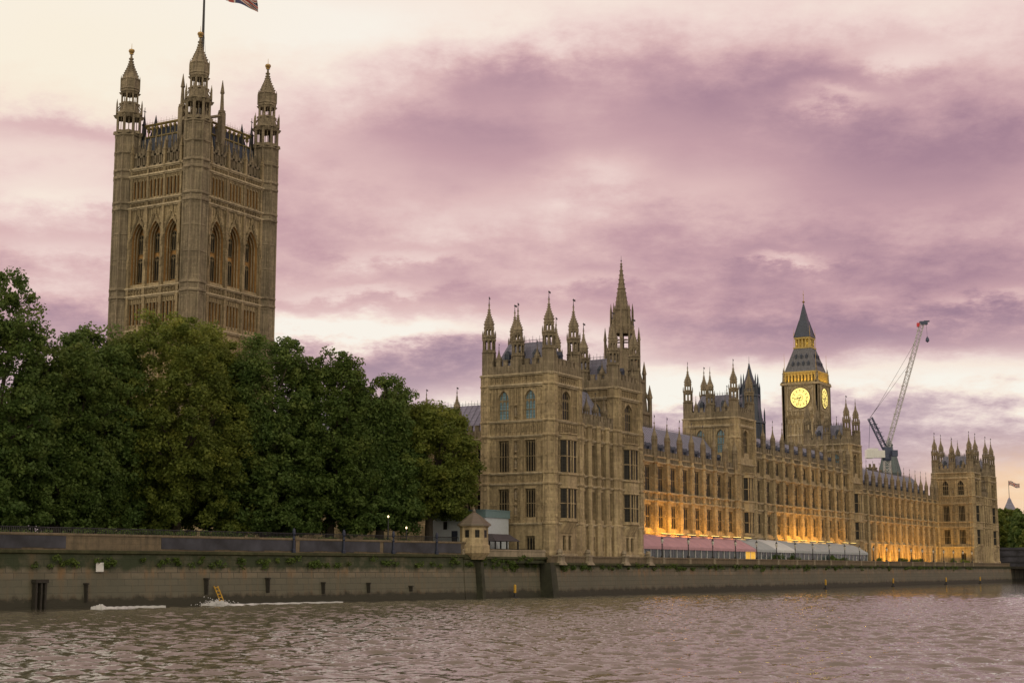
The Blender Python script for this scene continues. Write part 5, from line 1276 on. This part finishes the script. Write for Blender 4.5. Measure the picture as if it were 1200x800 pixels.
for v in (3.5, 6.5): 
    l = bpy.data.lights.new('floodlight_beam', 'AREA'); l.size = 1.5; l.energy = 620; l.color = (1, .5, .055); o = bpy.data.objects.new('wing_floodlight', l); COL.objects.link(o); o.location = (239.6, v, 4.8); o.rotation_euler = (radians(180), radians(-35), 0)

# ------------------------------------------------------------------ garden edge: kiosk, cabin, panels, railing, hedge, lamps
def kiosk():
    x, y = -16.2, 2.2; t = thing('stone_kiosk', (x, y, 5.6), 'small octagonal stone kiosk with pointed roof on the river wall', 'kiosk')
    b = MB(); r = 1.75
    b.prism(x, y, [(4.6, r*.7), (5.4, r*1.12), (6.3, r*1.12), (6.5, r*1.02), (8.5, r*1.0), (8.6, r*1.1), (8.75, r*1.1)]); b.build('wall', M['stone'], t)
    w = MB()
    for i in range(8):
        a = i*pi/4; k = r*cos(pi/8)+.02; dx, dy = -sin(a)*.28, cos(a)*.28; px_, py_ = x+k*cos(a), y+k*sin(a)
        if i in (4, 5, 6, 7): w.poly([(px_-dx, py_-dy, 7.0), (px_+dx, py_+dy, 7.0), (px_+dx, py_+dy, 8.2), (px_-dx, py_-dy, 8.2)])
    w.build('window', M['glass'], t)
    ro = MB(); ro.prism(x, y, [(8.7, r*1.22), (8.9, r*1.2), (9.5, r*.78), (10.1, r*.36), (10.4, r*.1), (10.5, r*.14), (10.9, .03)]); ro.build('roof', M['slate_brown'], t)
M['slate_brown'] = slate('lichened stone slates', (.15, .125, .095)); kiosk()
M['cabin_blue'] = flat('teal grey roof edge', (.13, .2, .23), .6, 0, .1); M['cabin_wall'] = flat('pale blue grey cabin wall', (.42, .46, .53), .6, 0, .07)
def cabin():
    t = thing('cabin', (-5.5, 9.5, 6.0), 'white temporary cabin with teal roof edge behind the stone kiosk', 'cabin')
    w = MB(); x0, x1, y0, y1 = -7.3, -1.2, 5.9, 15.0; w.box(x0, x1, y0, y1, 5.9, 10.1); w.build('wall', M['cabin_wall'], t)
    r = MB(); r.box(x0-.15, x1+.15, y0-.15, y1+.15, 10.1, 11.0); r.box(x0-.22, x1+.22, y0-.22, y1+.22, 11.0, 11.12); r.build('roof', M['cabin_blue'], t)
    for y in (7.2, 9.2, 12.0): g = MB(); g.box(x0-.05, x0+.02, y-.28, y+.28, 8.6, 9.6); g.build('window', M['glass'], t)
    g = MB(); g.box(x0-.05, x0+.02, 10.1, 11.0, 6.0, 8.4); g.build('door', M['iron_blue'], t)
cabin()
M['dark_roof'] = flat('dark shed roof', (.05, .045, .055), .7, 0, .2)
def shed():
    t = thing('shed', (-6.0, 3.2, 5.8), 'low dark roofed shelter beside the stone kiosk', 'shelter')
    r = MB(); r.frust((-10.6, -4.2, 2.4, 5.4), 7.0, (-9.6, -5.0, 3.6, 4.4), 7.9); r.build('roof', M['dark_roof'], t)
    p = MB()
    for x in (-10.3, -7.4, -4.5):
        for y in (2.6, 5.2): p.box(x-.08, x+.08, y-.08, y+.08, 4.9, 7.0)
    p.build('post', M['iron'], t)
shed()
def gw_pt(s, off=0.0):   # point at distance s along the garden wall measured from its kiosk end
    L = list(reversed(GW)); 
    for (a, b) in zip(L, L[1:]):
        d = hypot(b[0]-a[0], b[1]-a[1])
        if s <= d or b == L[-1]:
            ux, uy = (b[0]-a[0])/d, (b[1]-a[1])/d; return (a[0]+ux*s-uy*off, a[1]+uy*s+ux*off), atan2(uy, ux)
        s -= d
M['navy'] = flat('faded navy sheeting', (.036, .038, .052), .75, 0, .6, .45)
def panel(s0, s1, label):
    mb = MB(); n = max(2, int((s1-s0)/2)); P = []
    for i in range(n+1):
        (x, y), a = gw_pt(s0+(s1-s0)*i/n, .10); P.append((x, y))
    (x0, y0), _ = gw_pt((s0+s1)/2, .10)
    t = thing('wall_sheeting', (x0, y0, 5.2), label, 'sheeting', 'navy sheeting hung on the garden wall')
    for (a, b), k in zip(zip(P, P[1:]), range(n)):
        za = 5.36+.05*sin(k*2.1)
        mb.hexa([(a[0], a[1], za), (b[0], b[1], za), (b[0], b[1]+.05, za), (a[0], a[1]+.05, za), (a[0], a[1], 6.5), (b[0], b[1], 6.5), (b[0], b[1]+.05, 6.5), (a[0], a[1]+.05, 6.5)])
    mb.build('sheet', M['navy'], t)
panel(1.5, 15, 'navy sheet on the garden wall nearest the kiosk'); panel(15.6, 28, 'navy sheet in the middle of the garden wall'); panel(28.6, 46.5, 'navy sheet right of the bare pale stretch of wall'); panel(57.5, 64.5, 'navy sheet on the garden wall at the left edge')
def blue_post(s, lab):
    (x, y), a = gw_pt(s, .2); t = thing('lamp_standard', (x, y, 5.2), lab, 'lamp standard', 'dark blue lamp standards on the garden wall')
    b = MB(); b.prism(x, y, [(5.2, .24), (5.5, .24), (5.6, .14), (6.6, .11), (6.7, .18), (6.8, .1), (7.0, .08)], 8); b.build('post', M['iron_blue'], t)
    h = MB(); h.prism(x, y, [(7.0, .08), (7.2, .18), (7.5, .18), (7.7, .12), (7.8, .04)], 8); h.build('lamp_head', M['iron_blue'], t)
for s, lb in ((6, 'slim dark blue lamp standard on the wall closest to the kiosk'), (13.5, 'dark blue lamp standard second from the kiosk'), (21.5, 'dark blue lamp standard third from the kiosk'), (29, 'dark blue lamp standard furthest left from the kiosk')): blue_post(s, lb)
# railing and hedges behind the wall
def railing():
    (x0, y0), _ = gw_pt(30, -1.2); t = thing('railing', (x0, y0, 6.0), 'long dark iron railing along the garden behind the wall', 'railing'); r = MB(); p = MB()
    prev = None
    for k in range(0, 340):
        (x, y), _ = gw_pt(.4+k*.2, -1.3); p.box(x-.022, x+.022, y-.022, y+.022, 6.0, 7.35)
    for k in range(0, 34):
        (a, b), _ = gw_pt(.4+k*2, -1.3); (c, d), _ = gw_pt(.4+(k+1)*2, -1.3)
        for z in (6.25, 7.3): r.tube((a, b, z), (c, d, z), .04, .04, 4)
    p.build('bars', M['iron'], t)['kind'] = 'stuff'; r.build('rail', M['iron'], t)
railing()
def hedge(s0, s1, off, h, label, seed):
    rng = np.random.default_rng(seed); n = int((s1-s0)*3.0); cl = np.empty((n, 3))
    for i in range(n):
        (x, y), _ = gw_pt(s0+(s1-s0)*rng.random(), -off-rng.random()*1.6); cl[i] = (x, y, 6.0+rng.random()*h)
    (x, y), _ = gw_pt((s0+s1)/2, -off); o = link('hedge', leaf_mesh('hedge', cl-np.array((x, y, 6.0)), np.full(n, .65), 70, .3, LEAF[2], rng), None, (x, y, 6.0)); tag(o, label, 'hedge', 'hedges behind the garden wall')
hedge(4, 30, 5, .7, 'dark hedge in the shade of the trees nearest the kiosk', 1); hedge(30, 52, 6, 1.3, 'green hedge under the yellowing tree', 2); hedge(52, 72, 5, .8, 'hedge at the left edge below the tallest tree', 3)
# lit lamps under the trees
M['bulb'] = emit('warm lit lamp', (1, .80, .45), 2.5)
for (x, y, z), lb in (((-27.0, 7.6, 9.6), 'lit lamp glowing high under the trees'), ((-25.2, 6.2, 8.3), 'lit lamp glowing lower under the trees, nearer the kiosk')):
    t = thing('garden_lamp', (x, y, 6.0), lb, 'lamp', 'lit lamps under the trees'); p = MB(); p.prism(x, y, [(6, .12), (z-.2, .06)], 6); p.build('post', M['iron'], t)
    g = MB(); g.prism(x, y, [(z-.1, .04), (z-.03, .10), (z+.08, .10), (z+.16, .03)], 8); g.build('lamp_head', M['bulb'], t)
# sandy building seen between the trunks
def far_terrace():
    x0, y0 = -30, 120; t = thing('stone_building', (x0, y0, 6), 'sandy stone building glimpsed between the tree trunks', 'building')
    w = MB(); Sf = Frame(-12, 190, 'S'); L = 100; ops = [(q, q+1.6, z, z+2.4) for q in np.arange(3, 96, 4.2) for z in (8.0, 12.2, 16.4)]; face(w, Sf, L, 5.6, 20, ops, .4); w.poly([(-11.6, 90, 6), (-11.6, 190, 6), (-11.6, 190, 20), (-11.6, 90, 20)]); w.build('wall', M['sandy'], t)
    r = MB(); r.frust((-12.5, -2, 89.5, 190.5), 20, (-8, -6, 92, 188), 24); r.build('roof', M['slate'], t)
M['sandy'] = flat('sandy stone', (.45, .33, .2), .85, 0, .2, .5); far_terrace()

# ------------------------------------------------------------------ things at the waterline
M['yellow'] = flat('yellow paint', (.40, .24, .03), .7, 0, .5, 4); M['foam'] = flat('foam', (.46, .47, .50), .9, 0, .15, 2)
def marker(u, v, label, h=1.7):
    t = thing('marker_post', (u, v, WZ), label, 'marker post', 'yellow markers at the foot of the wall'); b = MB(); b.prism(u, v, [(-1, .16), (h*.55, .16)], 8); b.prism(u, v, [(WZ-.3, .42), (WZ+.1, .5), (WZ+.22, .3)], 10); b.build('post', M['iron'], t)
    y = MB(); y.prism(u, v, [(h*.30, .17), (h*.85, .17), (h*.92, .05)], 8); y.build('sleeve', M['yellow'], t)
for u, lb in ((-9.6, 'yellow marker post in the water below the short mossy wall'), (104, 'yellow marker post below the grey marquee'), (150, 'yellow marker post below the second central tower'), (196, 'yellow marker post below the floodlit range'), (232, 'yellow marker post nearest the far wing')):
    marker(u, .15 if u < 0 else -3.0, lb)
def driftwood():   # orange buoyed bundle caught in the breaking wave
    (x, y), a = gw_pt(39.5, 1.6); t = thing('safety_ladder', (x, y, WZ), 'yellow ladder hanging on the garden wall above the breaking wave', 'ladder'); m = MB()
    ux, uy = cos(a), sin(a)
    for k in (-.24, .24): m.tube((x+ux*k, y+uy*k-.0, -.5), (x+ux*(k+.35), y+uy*(k+.35)+.9, 1.75), .07, .07, 6)
    for i in range(7): f = (i+.5)/7; m.tube((x+ux*(-.24+.35*f), y+uy*(-.24+.35*f)+.9*f, -.5+2.25*f), (x+ux*(.24+.35*f), y+uy*(.24+.35*f)+.9*f, -.5+2.25*f), .06, .06, 5)
    link_o = m.build('rungs', M['yellow'], t)
driftwood()
def sign():
    (x, y), a = gw_pt(54.0, .42); t = thing('wall_plate', (x, y, 3.4), 'small pale square plate fixed to the garden wall', 'wall plate'); m = MB(); m.hexa([(x-.42, y-.12, 3.2), (x+.42, y-.24, 3.2), (x+.42, y-.18, 3.2), (x-.42, y-.06, 3.2), (x-.42, y-.12, 4.05), (x+.42, y-.24, 4.05), (x+.42, y-.18, 4.05), (x-.42, y-.06, 4.05)]); m.build('plate', M['white'], t)
sign()
def pipes():   # dark timber fenders and drain outlets on the wall
    for s, w, z0, z1, lb in ((60.5, .5, .3, 2.4, 'pair of dark timber fenders on the left of the garden wall'), (55.5, .16, .4, 2.1, 'thin dark drain stain pipe left of the plate'), (41.2, .2, .9, 2.5, 'dark wall bracket beside the yellow ladder'), (33, .2, 1.0, 2.5, 'dark wall bracket right of the yellow ladder'), (25, .16, .8, 2.0, 'dark wall bracket below the middle sheet'), (18, .16, .8, 1.9, 'dark wall bracket second from the kiosk'), (11, .22, .9, 1.5, 'dark wall bracket nearest the kiosk')):
        (x, y), a = gw_pt(s, .85); t = thing('fender', (x, y, z0), lb, 'wall fender', 'fenders and brackets on the garden wall'); m = MB()
        if w > .4:
            for k in (-.55, .05, .55): m.box(x+k-.11, x+k+.11, y-.12, y+.3, z0-.8, z1)
            m.box(x-.75, x+.8, y-.2, y+.4, z1-.2, z1+.12)
        else: m.box(x-w*.32, x+w*.32, y-.1, y+.5, z0, z1); m.box(x-w*.7, x+w*.7, y-.15, y+.5, z1-.1, z1+.06)
        m.build('beam', M['timber'], t)
M['timber'] = flat('wet black timber', (.022, .02, .016), .7, 0, .3); pipes()
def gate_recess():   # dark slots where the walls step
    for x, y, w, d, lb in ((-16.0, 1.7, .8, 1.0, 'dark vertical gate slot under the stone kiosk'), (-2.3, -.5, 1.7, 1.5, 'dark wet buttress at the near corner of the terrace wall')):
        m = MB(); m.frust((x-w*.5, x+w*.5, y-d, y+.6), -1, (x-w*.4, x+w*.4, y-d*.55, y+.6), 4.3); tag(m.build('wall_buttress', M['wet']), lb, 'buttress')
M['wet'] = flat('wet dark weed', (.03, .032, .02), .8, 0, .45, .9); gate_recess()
# moss and ivy tufts growing on the ledges
rng = np.random.default_rng(5); cl = []
for k in range(70): (x, y), _ = gw_pt(rng.random()*66, .55); cl.append((x, y, 4.15+rng.normal()*.28))
for k in range(26): u = -15.5+rng.random()*13; cl.append((u, 1.5-(u+16)*.1, 4.1+rng.normal()*.35))
for k in range(150): u = rng.random()**1.3*230; cl.append((u, -1.35, 3.75+rng.normal()*.2))
o = link('wall_moss', leaf_mesh('wall_moss', np.array(cl), .25+.35*rng.random(len(cl)), 40, .2, LEAF[2], rng)); tag(o, 'dark moss and weeds growing out of the river wall below its ledge', 'moss', kind='stuff')
# foam of the wake against the wall
def foam():
    rng = np.random.default_rng(3); m = MB()
    def streak(s0, s1, off, amp, w, at=.10, sg=.06):
        """thin continuous wake crest, thick at its breaking end and fading to nothing"""
        n = 120
        for i in range(n):
            f = i/n; g = (i+1)/n
            h = lambda q: .19+amp*math.exp(-((q-at)/sg)**2)*(1+.25*sin(q*210))+.02*sin(q*61)
            wd = lambda q: w*(.05+.95*(1-q)**1.6)*min(1, q*9)*(1+.45*sin(q*83)*sin(q*29))*(1-.7*(sin(q*23+s0) > .75))
            (a, b), _ = gw_pt(s0+(s1-s0)*f, off+.3*sin(f*7)); (c, d), _ = gw_pt(s0+(s1-s0)*g, off+.3*sin(g*7))
            A, B = wd(f)+.01, wd(g)+.01
            m.hexa([(a, b-A, WZ-.2), (c, d-B, WZ-.2), (c, d+B, WZ-.2), (a, b+A, WZ-.2), (a, b-A*.2, WZ+h(f)), (c, d-B*.2, WZ+h(g)), (c, d+B*.2, WZ+h(g)), (a, b+A*.2, WZ+h(f))])
    streak(43.4, 24, 2.6, .36, .50); streak(56.4, 48, 2.8, .22, .40)
    for k in range(300):
        (x, y), _ = gw_pt(41.5+rng.normal()*.9, 2.6+rng.normal()*.35); z = WZ+.05+abs(rng.normal())*.26; r = .015+.05*rng.random(); m.prism(x, y, [(z-r, r*.4), (z, r), (z+r, r*.4)], 5)
    tag(m.build('foam', M['foam']), 'white foam of a wake breaking along the foot of the garden wall', 'foam', kind='stuff')
foam()

# ------------------------------------------------------------------ far right: trees, hill, building with flag, pier
for i, (px_u, px_v, H, r) in enumerate(((400, 16, 26, 9), (418, 31, 27, 10), (372, 9, 23, 8), (455, 42, 28, 11), (440, 22, 28, 11), (352, 3, 20, 7), (486, 54, 29, 12))):
    tree('bankside_tree', px_u, px_v, 3.0, H, r, r, 4.5, 'leafy tree on the far bank beyond the far wing', i % 2, 70+i, 'trees on the far bank', ncl=260, per=80, size=.85)
def flag_house():
    x, y = 607.6, 65; t = thing('far_building', (x, y, 3), 'distant roof with a flagpole above the trees at the right edge', 'building')
    m = MB(); m.box(x-2.2, x+2.2, y-2.2, y+2.2, 3, 33); m.build('wall', M['stone2'], t); r = MB(); r.frust((x-2.6, x+2.6, y-2.6, y+2.6), 33, (x-1.0, x+1.0, y-1.0, y+1.0), 37.0); r.prism(x, y, [(36.9, 1.2), (38, .9), (39.2, .2)], 8); r.build('roof', M['slate'], t)
    p = MB(); p.tube((x, y, 39), (x, y, 47.6), .16, .1, 5); p.build('flagpole', M['iron'], t)
    def fl(u, v): s = u*5.5; return (x+rx*s, y+ry*s, 46.3+(v-.5)*2.2-u*1.4+.3*sin(u*7))
    tag(cloth('flag', [M['f_blue'], M['f_white'], M['f_red']], 24, 12, fl, union), 'small distant flag above the trees at the right edge', 'flag')
flag_house()
mb = MB(); mb.frust((700, 1500, 150, 700), 2, (900, 1300, 250, 500), 62); tag(mb.build('hill', M['earth']), kind='structure')
def pier():
    t = thing('pier', (284, -3, -1), 'dark blue boarded pier building on piles beyond the far wing', 'pier'); m = MB()
    m.box(283, 330, -6, 3.0, 4.3, 9.8); m.build('wall', M['navy'], t)
    for k in range(3): b = MB(); b.box(282.8, 283.05, -5.8, 2.8, 5.4+k*1.8, 5.6+k*1.8); b.build('beam', M['iron'], t)
    d = MB(); d.box(282, 332, -9, 3.2, 3.6, 4.3); d.build('deck', M['timber'], t)
    for k in range(8):
        for y in (-8.4, -5, 0): p = MB(); p.prism(283+k*6.5, y, [(-2, .32), (3.6, .3)], 8); p.build('pile', M['timber'], t)
    w = MB(); w.box(284, 330, -.2, 3.4, -2, 3.6); w.build('back_wall', M['wall'], t)
pier()
for x, y, z, lb in ((283, -8.6, 8.5, 'tall thin mooring pile at the pier'),):
    m = MB(); m.prism(x, y, [(-2, .35), (z, .3), (z+.6, .05)], 8); tag(m.build('mooring_pile', M['timber']), lb, 'pile')
